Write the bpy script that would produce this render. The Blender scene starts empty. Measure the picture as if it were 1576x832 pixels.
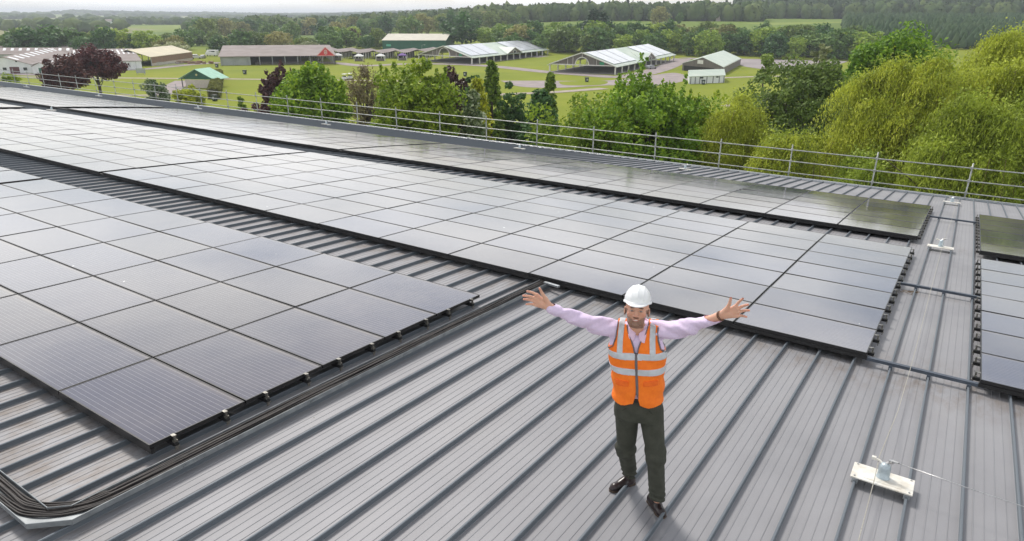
import bpy, math, random
import numpy as np
from mathutils import Vector, Matrix
random.seed(7); RNG = np.random.default_rng(11)
SC = bpy.context.scene
COL = SC.collection
R = math.radians

# ------------------------------------------------------------------ camera
CAM_Z = 20.0
FPX, PITCH, ROLL = 1048.9, 0.36016, 0.00258
AZ, S9, DPAN, KCV = -0.58749, 0.06786, 3.49273, 0.00345
cam_data = bpy.data.cameras.new('camera'); cam = bpy.data.objects.new('camera', cam_data); COL.objects.link(cam)
cam_data.sensor_fit = 'HORIZONTAL'; cam_data.sensor_width = 36.0; cam_data.lens = FPX / 1576 * 36
cam_data.clip_start = 0.1; cam_data.clip_end = 40000
fw = np.array([0, math.cos(PITCH), -math.sin(PITCH)]); up = np.array([0, math.sin(PITCH), math.cos(PITCH)]); rt = np.array([1., 0, 0])
r2 = rt * math.cos(ROLL) + up * math.sin(ROLL); u2 = -rt * math.sin(ROLL) + up * math.cos(ROLL)
m = Matrix(((r2[0], u2[0], -fw[0], 0), (r2[1], u2[1], -fw[1], 0), (r2[2], u2[2], -fw[2], CAM_Z), (0, 0, 0, 1)))
cam.matrix_world = m
SC.camera = cam

# ------------------------------------------------------------------ light
SUN_EL, SUN_AZ = 50.0, -24.0          # azimuth measured clockwise from +Y (away from camera)
w = bpy.data.worlds.new('World'); SC.world = w; w.use_nodes = True
nt = w.node_tree; nt.nodes.clear()
out = nt.nodes.new('ShaderNodeOutputWorld'); bg = nt.nodes.new('ShaderNodeBackground')
sky = nt.nodes.new('ShaderNodeTexSky'); sky.sky_type = 'NISHITA'; sky.sun_disc = False
sky.sun_elevation = R(SUN_EL); sky.sun_rotation = R(SUN_AZ); sky.dust_density = 2.0; sky.air_density = 1.0
tc = nt.nodes.new('ShaderNodeTexCoord'); mp = nt.nodes.new('ShaderNodeMapping'); mp.inputs['Scale'].default_value = (1, 1, 3.2)
nz = nt.nodes.new('ShaderNodeTexNoise'); nz.inputs['Scale'].default_value = 2.6; nz.inputs['Detail'].default_value = 5; nz.inputs['Roughness'].default_value = .55
cr = nt.nodes.new('ShaderNodeValToRGB')
cr.color_ramp.elements[0].position = .36; cr.color_ramp.elements[0].color = (.22,) * 3 + (1,)
cr.color_ramp.elements[1].position = .62; cr.color_ramp.elements[1].color = (.97,) * 3 + (1,)
mx = nt.nodes.new('ShaderNodeMix'); mx.data_type = 'RGBA'
nt.links.new(tc.outputs['Generated'], mp.inputs['Vector']); nt.links.new(mp.outputs[0], nz.inputs['Vector'])
nt.links.new(nz.outputs['Fac'], cr.inputs[0]); nt.links.new(cr.outputs[0], mx.inputs['Factor'])
sx = nt.nodes.new('ShaderNodeSeparateXYZ'); nt.links.new(tc.outputs['Generated'], sx.inputs[0]); boost_band = nt.nodes.new('ShaderNodeValToRGB'); be = boost_band.color_ramp.elements
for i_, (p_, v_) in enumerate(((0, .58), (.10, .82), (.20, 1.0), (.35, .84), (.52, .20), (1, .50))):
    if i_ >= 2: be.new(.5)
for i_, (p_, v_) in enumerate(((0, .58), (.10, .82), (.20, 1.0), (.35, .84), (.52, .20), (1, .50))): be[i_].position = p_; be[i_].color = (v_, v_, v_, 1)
nt.links.new(sx.outputs[2], boost_band.inputs[0]); cc_ = nt.nodes.new('ShaderNodeMix'); cc_.data_type = 'RGBA'; cc_.blend_type = 'MULTIPLY'; cc_.inputs['Factor'].default_value = 1; nt.links.new(boost_band.outputs[0], cc_.inputs['A']); cc_.inputs['B'].default_value = (17.4, 17.3, 17.0, 1)
nt.links.new(sky.outputs[0], mx.inputs['A']); nt.links.new(cc_.outputs['Result'], mx.inputs['B'])   # high thin cloud, brightened for panel reflections in an unseen bank above the hills
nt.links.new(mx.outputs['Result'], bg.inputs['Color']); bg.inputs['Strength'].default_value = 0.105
nt.links.new(bg.outputs[0], out.inputs['Surface'])
sd = bpy.data.lights.new('sun', 'SUN'); sd.energy = 2.1; sd.angle = R(12); sd.color = (1, .96, .9)
sun = bpy.data.objects.new('sun', sd); COL.objects.link(sun)
sdir = Vector((math.sin(R(SUN_AZ)) * math.cos(R(SUN_EL)), math.cos(R(SUN_AZ)) * math.cos(R(SUN_EL)), math.sin(R(SUN_EL))))
sun.rotation_euler = sdir.to_track_quat('Z', 'Y').to_euler()
SC.view_settings.view_transform = 'Standard'; SC.view_settings.look = 'None'; SC.view_settings.gamma = 1
SC.view_settings.exposure = 0.42
SC.render.resolution_x = 1024; SC.render.resolution_y = 541

# ------------------------------------------------------------------ helpers
def link(o, parent=None):
    COL.objects.link(o)
    if parent is not None: o.parent = parent
    return o
def tag(o, label=None, cat=None, group=None, kind=None):
    if label: o['label'] = label
    if cat: o['category'] = cat
    if group: o['group'] = group
    if kind: o['kind'] = kind
    return o
def empty(name, loc=(0, 0, 0), rz=0, label=None, cat=None, group=None, parent=None):
    o = bpy.data.objects.new(name, None); o.location = loc; o.rotation_euler = (0, 0, rz); o.empty_display_size = .2
    link(o, parent); tag(o, label, cat, group); return o
def copy_tree(o, parent=None):
    c = o.copy(); COL.objects.link(c); c.parent = parent
    for ch in list(o.children): copy_tree(ch, c)
    return c
def np_mesh(name, V, Fc, mat, smooth=False, fm=None):
    """V (n,3), Fc (m,3|4) arrays"""
    V = np.asarray(V, np.float32); Fc = np.asarray(Fc, np.int32); k = Fc.shape[1]
    me = bpy.data.meshes.new(name)
    me.vertices.add(len(V)); me.vertices.foreach_set('co', V.ravel())
    me.loops.add(Fc.size); me.loops.foreach_set('vertex_index', Fc.ravel())
    me.polygons.add(len(Fc)); me.polygons.foreach_set('loop_start', np.arange(0, Fc.size, k, dtype=np.int32))
    me.polygons.foreach_set('loop_total', np.full(len(Fc), k, np.int32))
    me.polygons.foreach_set('use_smooth', np.full(len(Fc), bool(smooth)))
    for mm in (mat if isinstance(mat, (list, tuple)) else [mat]): me.materials.append(mm)
    if fm is not None: me.polygons.foreach_set('material_index', np.asarray(fm, np.int32))
    me.update(calc_edges=True); me.validate()
    return me
class MB:
    """collects simple shapes into one mesh"""
    def __init__(s): s.v = []; s.f = []; s.m = []
    def add(s, vs, fs, mi=0):
        b = len(s.v); s.v += [tuple(map(float, q)) for q in vs]; s.f += [tuple(b + i for i in q) for q in fs]; s.m += [mi] * len(fs); return s
    def box(s, c, d, rz=0, mi=0, rx=None):
        hx, hy, hz = d[0] / 2, d[1] / 2, d[2] / 2; vs = []
        for sx, sy, sz in ((-1, -1, -1), (1, -1, -1), (1, 1, -1), (-1, 1, -1), (-1, -1, 1), (1, -1, 1), (1, 1, 1), (-1, 1, 1)):
            x, y, z = sx * hx, sy * hy, sz * hz
            if rx: y, z = y * math.cos(rx) - z * math.sin(rx), y * math.sin(rx) + z * math.cos(rx)
            vs.append((c[0] + x * math.cos(rz) - y * math.sin(rz), c[1] + x * math.sin(rz) + y * math.cos(rz), c[2] + z))
        return s.add(vs, [(0, 3, 2, 1), (4, 5, 6, 7), (0, 1, 5, 4), (1, 2, 6, 5), (2, 3, 7, 6), (3, 0, 4, 7)], mi)
    def hexa(s, p, mi=0):   # 8 points: bottom 4 then top 4
        return s.add(p, [(0, 3, 2, 1), (4, 5, 6, 7), (0, 1, 5, 4), (1, 2, 6, 5), (2, 3, 7, 6), (3, 0, 4, 7)], mi)
    def beam(s, a, b, wd, ht, mi=0):  # rectangular bar from a to b
        a = Vector(a); b = Vector(b); d = (b - a).normalized(); sx = d.cross(Vector((0, 0, 1)))
        if sx.length < 1e-4: sx = Vector((1, 0, 0))
        sx.normalize(); sz = sx.cross(d).normalized(); q = []
        for e in (a, b):
            q.append([e + sx * (i * wd / 2) + sz * (j * ht / 2) for i, j in ((-1, -1), (1, -1), (1, 1), (-1, 1))])
        vs = q[0] + q[1]
        return s.add(vs, [(0, 1, 2, 3), (7, 6, 5, 4), (0, 4, 5, 1), (1, 5, 6, 2), (2, 6, 7, 3), (3, 7, 4, 0)], mi)
    def tube(s, pts, r, n=8, mi=0, cap=True):
        pts = [Vector(q) for q in pts]; rs = r if isinstance(r, (list, tuple)) else [r] * len(pts); vs = []; N = len(pts); prev = None
        for i, q in enumerate(pts):
            d = (pts[min(i + 1, N - 1)] - pts[max(i - 1, 0)]).normalized()
            if prev is None:
                sx = d.orthogonal().normalized()
            else:
                sx = (prev - d * prev.dot(d)).normalized()
            prev = sx; sy = d.cross(sx)
            for k in range(n):
                t = 2 * math.pi * k / n; vs.append(q + sx * (rs[i] * math.cos(t)) + sy * (rs[i] * math.sin(t)))
        fs = [(i * n + k, i * n + (k + 1) % n, (i + 1) * n + (k + 1) % n, (i + 1) * n + k) for i in range(N - 1) for k in range(n)]
        if cap: fs += [tuple(range(n - 1, -1, -1)), tuple((N - 1) * n + k for k in range(n))]
        return s.add(vs, fs, mi)
    def lathe(s, prof, c, n=20, mi=0, M=None):
        vs = []
        for r_, z_ in prof:
            for k in range(n):
                t = 2 * math.pi * k / n; q = Vector((r_ * math.cos(t), r_ * math.sin(t), z_))
                if M: q = M @ q
                vs.append((c[0] + q.x, c[1] + q.y, c[2] + q.z))
        N = len(prof)
        fs = [(i * n + k, i * n + (k + 1) % n, (i + 1) * n + (k + 1) % n, (i + 1) * n + k) for i in range(N - 1) for k in range(n)]
        fs += [tuple(range(n - 1, -1, -1)), tuple((N - 1) * n + k for k in range(n))]
        return s.add(vs, fs, mi)
    def mesh(s, name, mat, smooth=False, bevel=0):
        me = bpy.data.meshes.new(name); me.from_pydata(s.v, [], s.f)
        mats = mat if isinstance(mat, (list, tuple)) else [mat]
        for mm in mats: me.materials.append(mm)
        if len(mats) > 1: me.polygons.foreach_set('material_index', np.array(s.m, np.int32))
        if smooth: me.polygons.foreach_set('use_smooth', np.ones(len(s.f), bool))
        me.update(); return me
    def build(s, name, mat, parent=None, smooth=False, bevel=0):
        o = bpy.data.objects.new(name, s.mesh(name, mat, smooth)); link(o, parent)
        if bevel:
            md = o.modifiers.new('bev', 'BEVEL'); md.width = bevel; md.segments = 2; md.limit_method = 'ANGLE'
        return o
def obj(name, me, parent=None, loc=None):
    o = bpy.data.objects.new(name, me); link(o, parent)
    if loc is not None: o.location = loc
    return o

# ------------------------------------------------------------------ materials
def new_mat(name):
    m = bpy.data.materials.new(name); m.use_nodes = True; n = m.node_tree.nodes; b = n['Principled BSDF']; return m, m.node_tree, b
def ramp(nt, els):
    r_ = nt.nodes.new('ShaderNodeValToRGB'); e = r_.color_ramp.elements
    while len(e) < len(els): e.new(.5)
    for i, (p, c) in enumerate(els):
        e[i].position = p; e[i].color = (*c, 1) if len(c) == 3 else c
    return r_
def noise(nt, scale, detail=4, rough=.55, coord='Object', vec=None, sc3=None):
    t = nt.nodes.new('ShaderNodeTexNoise'); t.inputs['Scale'].default_value = scale; t.inputs['Detail'].default_value = detail; t.inputs['Roughness'].default_value = rough
    if coord == 'World': g = nt.nodes.new('ShaderNodeNewGeometry').outputs['Position']
    else: g = nt.nodes.new('ShaderNodeTexCoord').outputs[coord]
    if sc3:
        mp = nt.nodes.new('ShaderNodeMapping'); mp.inputs['Scale'].default_value = sc3; nt.links.new(g, mp.inputs['Vector']); g = mp.outputs[0]
    nt.links.new(g, t.inputs['Vector']); return t
def simple(name, c1, c2=None, scale=3., rough=.7, metal=0, bump=0, coord='Object', sc3=None, spec=.5, pos=(.35, .65), detail=4):
    m, nt, b = new_mat(name); b.inputs['Roughness'].default_value = rough; b.inputs['Metallic'].default_value = metal
    b.inputs['Specular IOR Level'].default_value = spec
    if c2 is None: c2 = tuple(x * .85 for x in c1)
    n = noise(nt, scale, detail, coord=coord, sc3=sc3); r_ = ramp(nt, [(pos[0], c1), (pos[1], c2)])
    nt.links.new(n.outputs['Fac'], r_.inputs[0]); nt.links.new(r_.outputs[0], b.inputs['Base Color'])
    if bump:
        bp = nt.nodes.new('ShaderNodeBump'); bp.inputs['Strength'].default_value = bump; bp.inputs['Distance'].default_value = .02
        nt.links.new(n.outputs['Fac'], bp.inputs['Height']); nt.links.new(bp.outputs[0], b.inputs['Normal'])
    return m
def mathn(nt, op, a, b=None, c=None):
    n = nt.nodes.new('ShaderNodeMath'); n.operation = op
    for i, q in enumerate((a, b, c)):
        if q is None: continue
        if isinstance(q, (int, float)): n.inputs[i].default_value = q
        else: nt.links.new(q, n.inputs[i])
    return n.outputs[0]
def mixc(nt, fac, a, b, mode='MIX'):
    n = nt.nodes.new('ShaderNodeMix'); n.data_type = 'RGBA'; n.blend_type = mode
    for key, q in (('Factor', fac), ('A', a), ('B', b)):
        if isinstance(q, (int, float)): n.inputs[key].default_value = q
        elif isinstance(q, tuple): n.inputs[key].default_value = (*q, 1)
        else: nt.links.new(q, n.inputs[key])
    return n.outputs['Result']

MAT = {}
def roof_metal():
    m, nt, b = new_mat('coated_roof_sheet')
    rc = nt.nodes.new('ShaderNodeAttribute'); rc.attribute_name = 'sheet_ab'
    def rn(scale, det, rg, sc3):
        t = nt.nodes.new('ShaderNodeTexNoise'); t.inputs['Scale'].default_value = scale; t.inputs['Detail'].default_value = det; t.inputs['Roughness'].default_value = rg
        q = nt.nodes.new('ShaderNodeMapping'); q.inputs['Scale'].default_value = sc3; nt.links.new(rc.outputs['Vector'], q.inputs['Vector']); nt.links.new(q.outputs[0], t.inputs['Vector']); return t
    n1 = rn(.6, 5, .6, (1, .6, 1)); n2 = rn(3, 5, .6, (1, .25, 1))
    c = ramp(nt, [(.28, (.235, .235, .247)), (.5, (.29, .288, .30)), (.72, (.325, .322, .33))]); nt.links.new(n1.outputs['Fac'], c.inputs[0])
    streak = ramp(nt, [(.45, (1, 1, 1)), (.8, (.94, .93, .92))]); nt.links.new(n2.outputs['Fac'], streak.inputs[0])
    col = mixc(nt, .8, c.outputs[0], streak.outputs[0], 'MULTIPLY')
    # lichen / grime: mask painted by attribute near the array edges (real dirt patches)
    at = nt.nodes.new('ShaderNodeAttribute'); at.attribute_name = 'grime'
    n4 = rn(5, 6, .7, (1.4, .5, 1)); g = ramp(nt, [(.42, (0, 0, 0)), (.66, (1, 1, 1))]); nt.links.new(n4.outputs['Fac'], g.inputs[0])
    fac = mathn(nt, 'MULTIPLY', at.outputs['Fac'], g.outputs[0]); col = mixc(nt, fac, col, (.16, .115, .075))
    spk = nt.nodes.new('ShaderNodeTexVoronoi'); spk.inputs['Scale'].default_value = 2.3; nt.links.new(nt.nodes.new('ShaderNodeTexCoord').outputs['Object'], spk.inputs['Vector'])
    sm = mathn(nt, 'LESS_THAN', spk.outputs['Distance'], .022); sf = mathn(nt, 'MULTIPLY', sm, .7); col = mixc(nt, sf, col, (.1, .08, .06))
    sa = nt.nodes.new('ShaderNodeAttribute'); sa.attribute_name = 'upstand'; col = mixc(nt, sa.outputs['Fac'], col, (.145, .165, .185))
    nt.links.new(col, b.inputs['Base Color'])
    b.inputs['Metallic'].default_value = .18; b.inputs['Specular IOR Level'].default_value = .3
    rr = nt.nodes.new('ShaderNodeMapRange'); nt.links.new(n2.outputs['Fac'], rr.inputs[0]); rr.inputs[3].default_value = .56; rr.inputs[4].default_value = .62
    nt.links.new(rr.outputs[0], b.inputs['Roughness'])
    bp = nt.nodes.new('ShaderNodeBump'); bp.inputs['Strength'].default_value = .05; bp.inputs['Distance'].default_value = .01
    nt.links.new(n1.outputs['Fac'], bp.inputs['Height']); nt.links.new(bp.outputs[0], b.inputs['Normal'])
    return m
def panel_glass():
    m, nt, b = new_mat('solar_cell_glass')
    pl = nt.nodes.new('ShaderNodeAttribute'); pl.attribute_name = 'module_xy'; co = pl.outputs['Vector']; sp = nt.nodes.new('ShaderNodeSeparateXYZ'); nt.links.new(co, sp.inputs[0])
    oi = nt.nodes.new('ShaderNodeObjectInfo')
    # busbars: every 52 mm across the short side; 156 mm cells with hairline gaps
    def line(src, per, wd, off=0.):
        q = mathn(nt, 'FRACT', mathn(nt, 'DIVIDE', mathn(nt, 'ADD', src, 10 + off), per)); q = mathn(nt, 'ABSOLUTE', mathn(nt, 'SUBTRACT', q, .5))
        return mathn(nt, 'LESS_THAN', q, wd / per / 2)
    bus = line(sp.outputs[1], .052, .0034, .026); ga = line(sp.outputs[0], .158, .003); gb = line(sp.outputs[1], .156, .003)
    n1 = noise(nt, 2.2, 3)
    base = mixc(nt, oi.outputs['Random'], mixc(nt, n1.outputs['Fac'], (.010, .017, .060), (.020, .027, .072)), mixc(nt, n1.outputs['Fac'], (.022, .022, .036), (.034, .033, .048)))
    base = mixc(nt, mathn(nt, 'MAXIMUM', ga, gb), base, (.03, .033, .045))
    base = mixc(nt, mathn(nt, 'MULTIPLY', bus, .6), base, (.42, .43, .46))
    # dust film, heavier along the low edge, droppings and grit
    wn = noise(nt, .35, 3, coord='World'); n2 = noise(nt, 7, 5, .65, coord='World')
    d0 = nt.nodes.new('ShaderNodeMapRange'); nt.links.new(wn.outputs['Fac'], d0.inputs[0]); d0.inputs[1].default_value = .35; d0.inputs[2].default_value = .65; d0.inputs[3].default_value = .03; d0.inputs[4].default_value = .24
    dd = mathn(nt, 'MULTIPLY', d0.outputs[0], mathn(nt, 'ADD', n2.outputs['Fac'], .5))
    dd = mathn(nt, 'ADD', dd, mathn(nt, 'MULTIPLY', oi.outputs['Random'], .05))
    edge = nt.nodes.new('ShaderNodeMapRange'); nt.links.new(sp.outputs[1], edge.inputs[0]); edge.inputs[1].default_value = .40; edge.inputs[2].default_value = .485; edge.inputs[3].default_value = 0; edge.inputs[4].default_value = .55
    n5 = noise(nt, 14, 4, .7, coord='World'); ed = mathn(nt, 'MULTIPLY', edge.outputs[0], mathn(nt, 'MULTIPLY', n5.outputs['Fac'], 1.3))
    base = mixc(nt, dd, base, (.34, .30, .265)); base = mixc(nt, ed, base, (.30, .245, .17))
    vo = nt.nodes.new('ShaderNodeTexVoronoi'); vo.inputs['Scale'].default_value = 1.7; nt.links.new(nt.nodes.new('ShaderNodeNewGeometry').outputs['Position'], vo.inputs['Vector'])
    sm = mathn(nt, 'LESS_THAN', mathn(nt, 'ADD', vo.outputs['Distance'], mathn(nt, 'MULTIPLY', n5.outputs['Fac'], .03)), .045)
    spc = ramp(nt, [(.4, (.03, .025, .02)), (.6, (.6, .6, .58))]); nt.links.new(vo.outputs['Color'], spc.inputs[0]); base = mixc(nt, sm, base, spc.outputs[0])
    v2 = nt.nodes.new('ShaderNodeTexVoronoi'); v2.inputs['Scale'].default_value = 6.5; nt.links.new(nt.nodes.new('ShaderNodeNewGeometry').outputs['Position'], v2.inputs['Vector']); base = mixc(nt, mathn(nt, 'MULTIPLY', mathn(nt, 'LESS_THAN', v2.outputs['Distance'], .045), .55), base, (.07, .055, .04))
    nt.links.new(base, b.inputs['Base Color'])
    b.inputs['IOR'].default_value = 1.8
    b.inputs['Roughness'].default_value = .11
    rr = nt.nodes.new('ShaderNodeMapRange'); nt.links.new(dd, rr.inputs[0]); rr.inputs[1].default_value = 0; rr.inputs[2].default_value = .4; rr.inputs[3].default_value = .05; rr.inputs[4].default_value = .17
    nt.links.new(rr.outputs[0], b.inputs['Roughness'])
    # each module lies a hair differently: broad ripple of the glass
    bp = nt.nodes.new('ShaderNodeBump'); bp.inputs['Strength'].default_value = .12; bp.inputs['Distance'].default_value = .02
    rp = noise(nt, 1.1, 2, coord='World'); nt.links.new(rp.outputs['Fac'], bp.inputs['Height']); nt.links.new(bp.outputs[0], b.inputs['Normal'])
    return m
MAT['roof'] = roof_metal(); MAT['glass'] = panel_glass()
MAT['frame'] = simple('black_anodised_frame', (.018, .018, .02), (.03, .029, .028), 20, .4, .3)
MAT['rail'] = simple('black_mounting_rail', (.012, .012, .013), (.02, .02, .02), 20, .5)
MAT['clamp'] = simple('zinc_clamp', (.33, .32, .29), (.17, .16, .14), 60, .35, .8)
MAT['galv'] = simple('galvanised_steel', (.50, .52, .53), (.36, .38, .39), 14, .42, .75)
MAT['traym'] = simple('dull_galvanised_tray', (.30, .32, .33), (.21, .225, .235), 10, .5, .5)
MAT['cable'] = simple('dusty_black_cable', (.018, .015, .014), (.042, .034, .03), 12, .6)
MAT['white'] = simple('white_powder_coat', (.78, .77, .72), (.62, .58, .50), 9, .5)
MAT['postpaint'] = simple('pale_blue_grey_post', (.45, .52, .55), (.38, .44, .47), 6, .35, .3)
MAT['steel'] = simple('stainless_steel', (.6, .6, .6), (.45, .45, .45), 30, .3, .95)
MAT['rope'] = simple('cream_rope', (.45, .43, .37), (.34, .32, .27), 60, .8)
MAT['gutter'] = simple('dark_gutter', (.10, .12, .15), (.07, .085, .11), 4, .45, .3)
MAT['scaffold'] = simple('galvanised_scaffold_tube', (.46, .47, .45), (.30, .31, .29), 6, .45, .7)
MAT['coupler'] = simple('lichen_coupler', (.45, .40, .22), (.30, .27, .16), 30, .7)
MAT['wallclad'] = simple('grey_wall_cladding', (.30, .32, .34), None, 2, .5, .3)

# ------------------------------------------------------------------ the curved roof we look across
A3 = np.array([math.cos(AZ), math.sin(AZ), 0]); BH = np.array([-math.sin(AZ), math.cos(AZ), 0])
def rslope(b): return S9 + KCV * (b - 9)
def roof_pts(a, b, h=0.):
    a = np.asarray(a, float); b = np.asarray(b, float); h = np.asarray(h, float)
    s = rslope(b); s9 = S9 - 9 * KCV
    y = (np.sin(s) - np.sin(s9)) / KCV; z = (np.cos(s) - np.cos(s9)) / KCV
    return a[..., None] * A3 + (y + h * np.sin(s))[..., None] * BH + (z - DPAN + CAM_Z + h * np.cos(s))[..., None] * np.array([0, 0, 1.])
def rp(a, b, h=0.): return Vector(roof_pts(np.array(a, float), np.array(b, float), np.array(h, float)).tolist())
PAN = -.17
def roof_mat(a, b, h=0.):
    s = float(rslope(b)); N = Vector(BH.tolist()) * math.sin(s) + Vector((0, 0, math.cos(s))); T = Vector(BH.tolist()) * math.cos(s) - Vector((0, 0, math.sin(s))); Av = Vector(A3.tolist())
    M = Matrix((Av, T, N)).transposed().to_4x4(); M.translation = rp(a, b, h); return M

PITCH_S, SEAM0 = .4085, -.242
A_MIN, A_MAX, B_MIN, B_EAVE = -92., 7.5, -3.0, 28.4
ROOF = empty('curved_metal_roof_building', tuple(rp(-2, 5, PAN)), 0, 'low curved building with grey standing seam metal roof the man stands on', 'building')
ROOF_INV = Matrix.Translation(-Vector(ROOF.location))
def build_roof():
    # cross-section of one pan (offset along a, height)
    prof = [(-.013, 0), (-.009, .004), (-.007, .034), (-.011, .040), (-.011, .050), (-.006, .055), (.006, .055), (.011, .050), (.011, .040), (.007, .034), (.009, .004), (.013, 0)]
    for q in (.085, .163, .242, .32): prof += [(q - .006, 0), (q - .004, .0034), (q + .004, .0034), (q + .006, 0)]
    k0 = math.floor((A_MIN - SEAM0) / PITCH_S); k1 = math.ceil((A_MAX - SEAM0) / PITCH_S)
    off = np.array([q[0] for q in prof]); hh = np.array([q[1] for q in prof])
    a = (SEAM0 + np.arange(k0, k1)[:, None] * PITCH_S + off[None]).ravel(); h = np.tile(hh, k1 - k0)
    bs = np.unique(np.concatenate([np.linspace(B_MIN, 8, 24), np.linspace(8, 16, 14), np.linspace(16, B_EAVE, 22)]))
    Ag, Bg = np.meshgrid(a, bs); Hg = np.tile(h, (len(bs), 1)) + PAN
    V = roof_pts(Ag, Bg, Hg).reshape(-1, 3) - np.array(ROOF.location)
    na = len(a); nb = len(bs); i, j = np.meshgrid(np.arange(nb - 1), np.arange(na - 1), indexing='ij'); i = i.ravel(); j = j.ravel()
    Fc = np.stack([i * na + j, i * na + j + 1, (i + 1) * na + j + 1, (i + 1) * na + j], 1)
    me = np_mesh('roof_sheet', V, Fc, MAT['roof'], False)
    at = me.attributes.new('grime', 'FLOAT', 'POINT')
    g = np.zeros(Ag.shape)
    def gr(lo, hi, c, wd, a0, a1, s=1.): return .7 * s * np.clip(1 - np.abs(Bg - c) / wd, 0, 1) * ((Ag > a0) & (Ag < a1))
    g += gr(0, 0, 8.75, .9, -60, 3, .9) + gr(0, 0, 2.4, .9, -60, -5.2, 1.) + gr(0, 0, 1.5, .8, -60, -4.6, .7) + gr(0, 0, 17, .5, -60, 3, .6) + gr(0, 0, 12.8, .4, -.6, .8, .6)
    at.data.foreach_set('value', np.clip(g, 0, 1).ravel().astype(np.float32))
    at = me.attributes.new('sheet_ab', 'FLOAT_VECTOR', 'POINT'); at.data.foreach_set('vector', np.stack([Ag, Bg, 0 * Ag], -1).ravel().astype(np.float32))
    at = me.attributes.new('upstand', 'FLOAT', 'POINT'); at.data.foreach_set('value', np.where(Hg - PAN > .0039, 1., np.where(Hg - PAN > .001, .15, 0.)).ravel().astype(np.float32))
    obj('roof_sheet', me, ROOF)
    L = Vector(ROOF.location)
    g_ = MB()
    for k in range(-23, 2):
        a0, a1 = max(A_MIN, k * 4.), min(A_MAX, k * 4. + 4.)
        if a1 <= a0: continue
        g_.beam(rp(a0, B_EAVE + .12, PAN - .05) - L, rp(a1, B_EAVE + .12, PAN - .05) - L, .24, .14)
    g_.build('gutter', MAT['gutter'], ROOF)
    e = MB(); e.beam(rp(A_MIN, B_EAVE - .02, PAN + .075) - L, rp(A_MAX, B_EAVE - .02, PAN + .075) - L, .10, .012); e.build('eave_flashing', MAT['galv'], ROOF)
    # walls below
    w_ = MB(); zb = 0.
    for (b0, sgn) in ((B_EAVE - .15, 1), (B_MIN + .1, -1)):
        p0 = rp(A_MIN + .2, b0, PAN - .1); p1 = rp(A_MAX - .2, b0, PAN - .1); q = Vector(BH.tolist()) * (-.2 * sgn)
        w_.hexa([Vector((x.x, x.y, zb)) - L for x in (p0, p1, p1 + q, p0 + q)] + [x - L for x in (p0, p1, p1 + q, p0 + q)])
    for a0 in (A_MIN + .3, A_MAX - .3):
        for i in range(8):
            b0 = B_MIN + .2 + i * (B_EAVE - B_MIN - .5) / 8; b1 = B_MIN + .2 + (i + 1) * (B_EAVE - B_MIN - .5) / 8
            p0 = rp(a0, b0, PAN - .1); p1 = rp(a0, b1, PAN - .1); q = Vector(A3.tolist()) * .2
            w_.hexa([Vector((x.x, x.y, zb)) - L for x in (p0, p1, p1 + q, p0 + q)] + [x - L for x in (p0, p1, p1 + q, p0 + q)])
    w_.build('wall', MAT['wallclad'], ROOF)
build_roof()

# ------------------------------------------------------------------ solar arrays
PW, PH, GAPA, GAPB = 1.652, .978, .018, .0177
STEP_A, STEP_B = 1.67, .9957
def glass_mesh():
    b = MB(); x, y = PW / 2 - .011, PH / 2 - .011; b.add([(-x, -y, -.002), (x, -y, -.002), (x, y, -.002), (-x, y, -.002)], [(0, 1, 2, 3)])
    b.add([(-x, -y, -.008), (x, -y, -.008), (x, y, -.008), (-x, y, -.008)], [(3, 2, 1, 0)]); me = b.mesh('cell_glass', MAT['glass']); at = me.attributes.new('module_xy', 'FLOAT_VECTOR', 'POINT'); at.data.foreach_set('vector', np.array(b.v, np.float32).ravel()); return me
def frame_mesh():
    b = MB(); x, y, t, d = PW / 2, PH / 2, .012, .04
    for c, s in (((0, -y + t / 2), (2 * x, t)), ((0, y - t / 2), (2 * x, t)), ((-x + t / 2, 0), (t, 2 * y - 2 * t)), ((x - t / 2, 0), (t, 2 * y - 2 * t))): b.box((c[0], c[1], -d / 2), (s[0], s[1], d))
    return b.mesh('frame', MAT['frame'])
GM, FM = glass_mesh(), frame_mesh()
ORD = ['front', 'second', 'third', 'fourth', 'fifth', 'sixth', 'back']
NUM = ['first', 'second', 'third', 'fourth', 'fifth', 'sixth', 'seventh', 'eighth', 'ninth', 'tenth', 'eleventh', 'twelfth', 'thirteenth', 'fourteenth', 'fifteenth', 'sixteenth', 'seventeenth', 'eighteenth', 'nineteenth', 'twentieth', 'twenty-first', 'twenty-second', 'twenty-third', 'twenty-fourth', 'twenty-fifth', 'twenty-sixth', 'twenty-seventh', 'twenty-eighth', 'twenty-ninth', 'thirtieth', 'thirty-first', 'thirty-second', 'thirty-third', 'thirty-fourth', 'thirty-fifth', 'thirty-sixth', 'thirty-seventh', 'thirty-eighth', 'thirty-ninth', 'fortieth'] + ['far'] * 20
PANELS = []   # (a,b,label,group)
ARR = [('near left array', -5.506, 2.467, 5, 8, 12), ('long middle array', -.512, 8.784, 7, 11, 35), ('far array', -.502, 17.17, 6, 11, 47)]
def col_a(a0, first, n):  # centres of the columns, with the wider breaks all arrays share
    res = []; a = a0
    for i in range(n):
        if i == first or (i > first and (i - first) % 12 == 0): a -= .16 if i == first else 1.25
        res.append(a - STEP_A / 2); a -= STEP_A
    return res, a
def proj_px(P):
    d = np.asarray(P) - np.array([0, 0, CAM_Z]); z = d @ fw; return 788 + FPX * (d @ r2) / z, 416 - FPX * (d @ u2) / z, z
ENDS = {}
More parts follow.
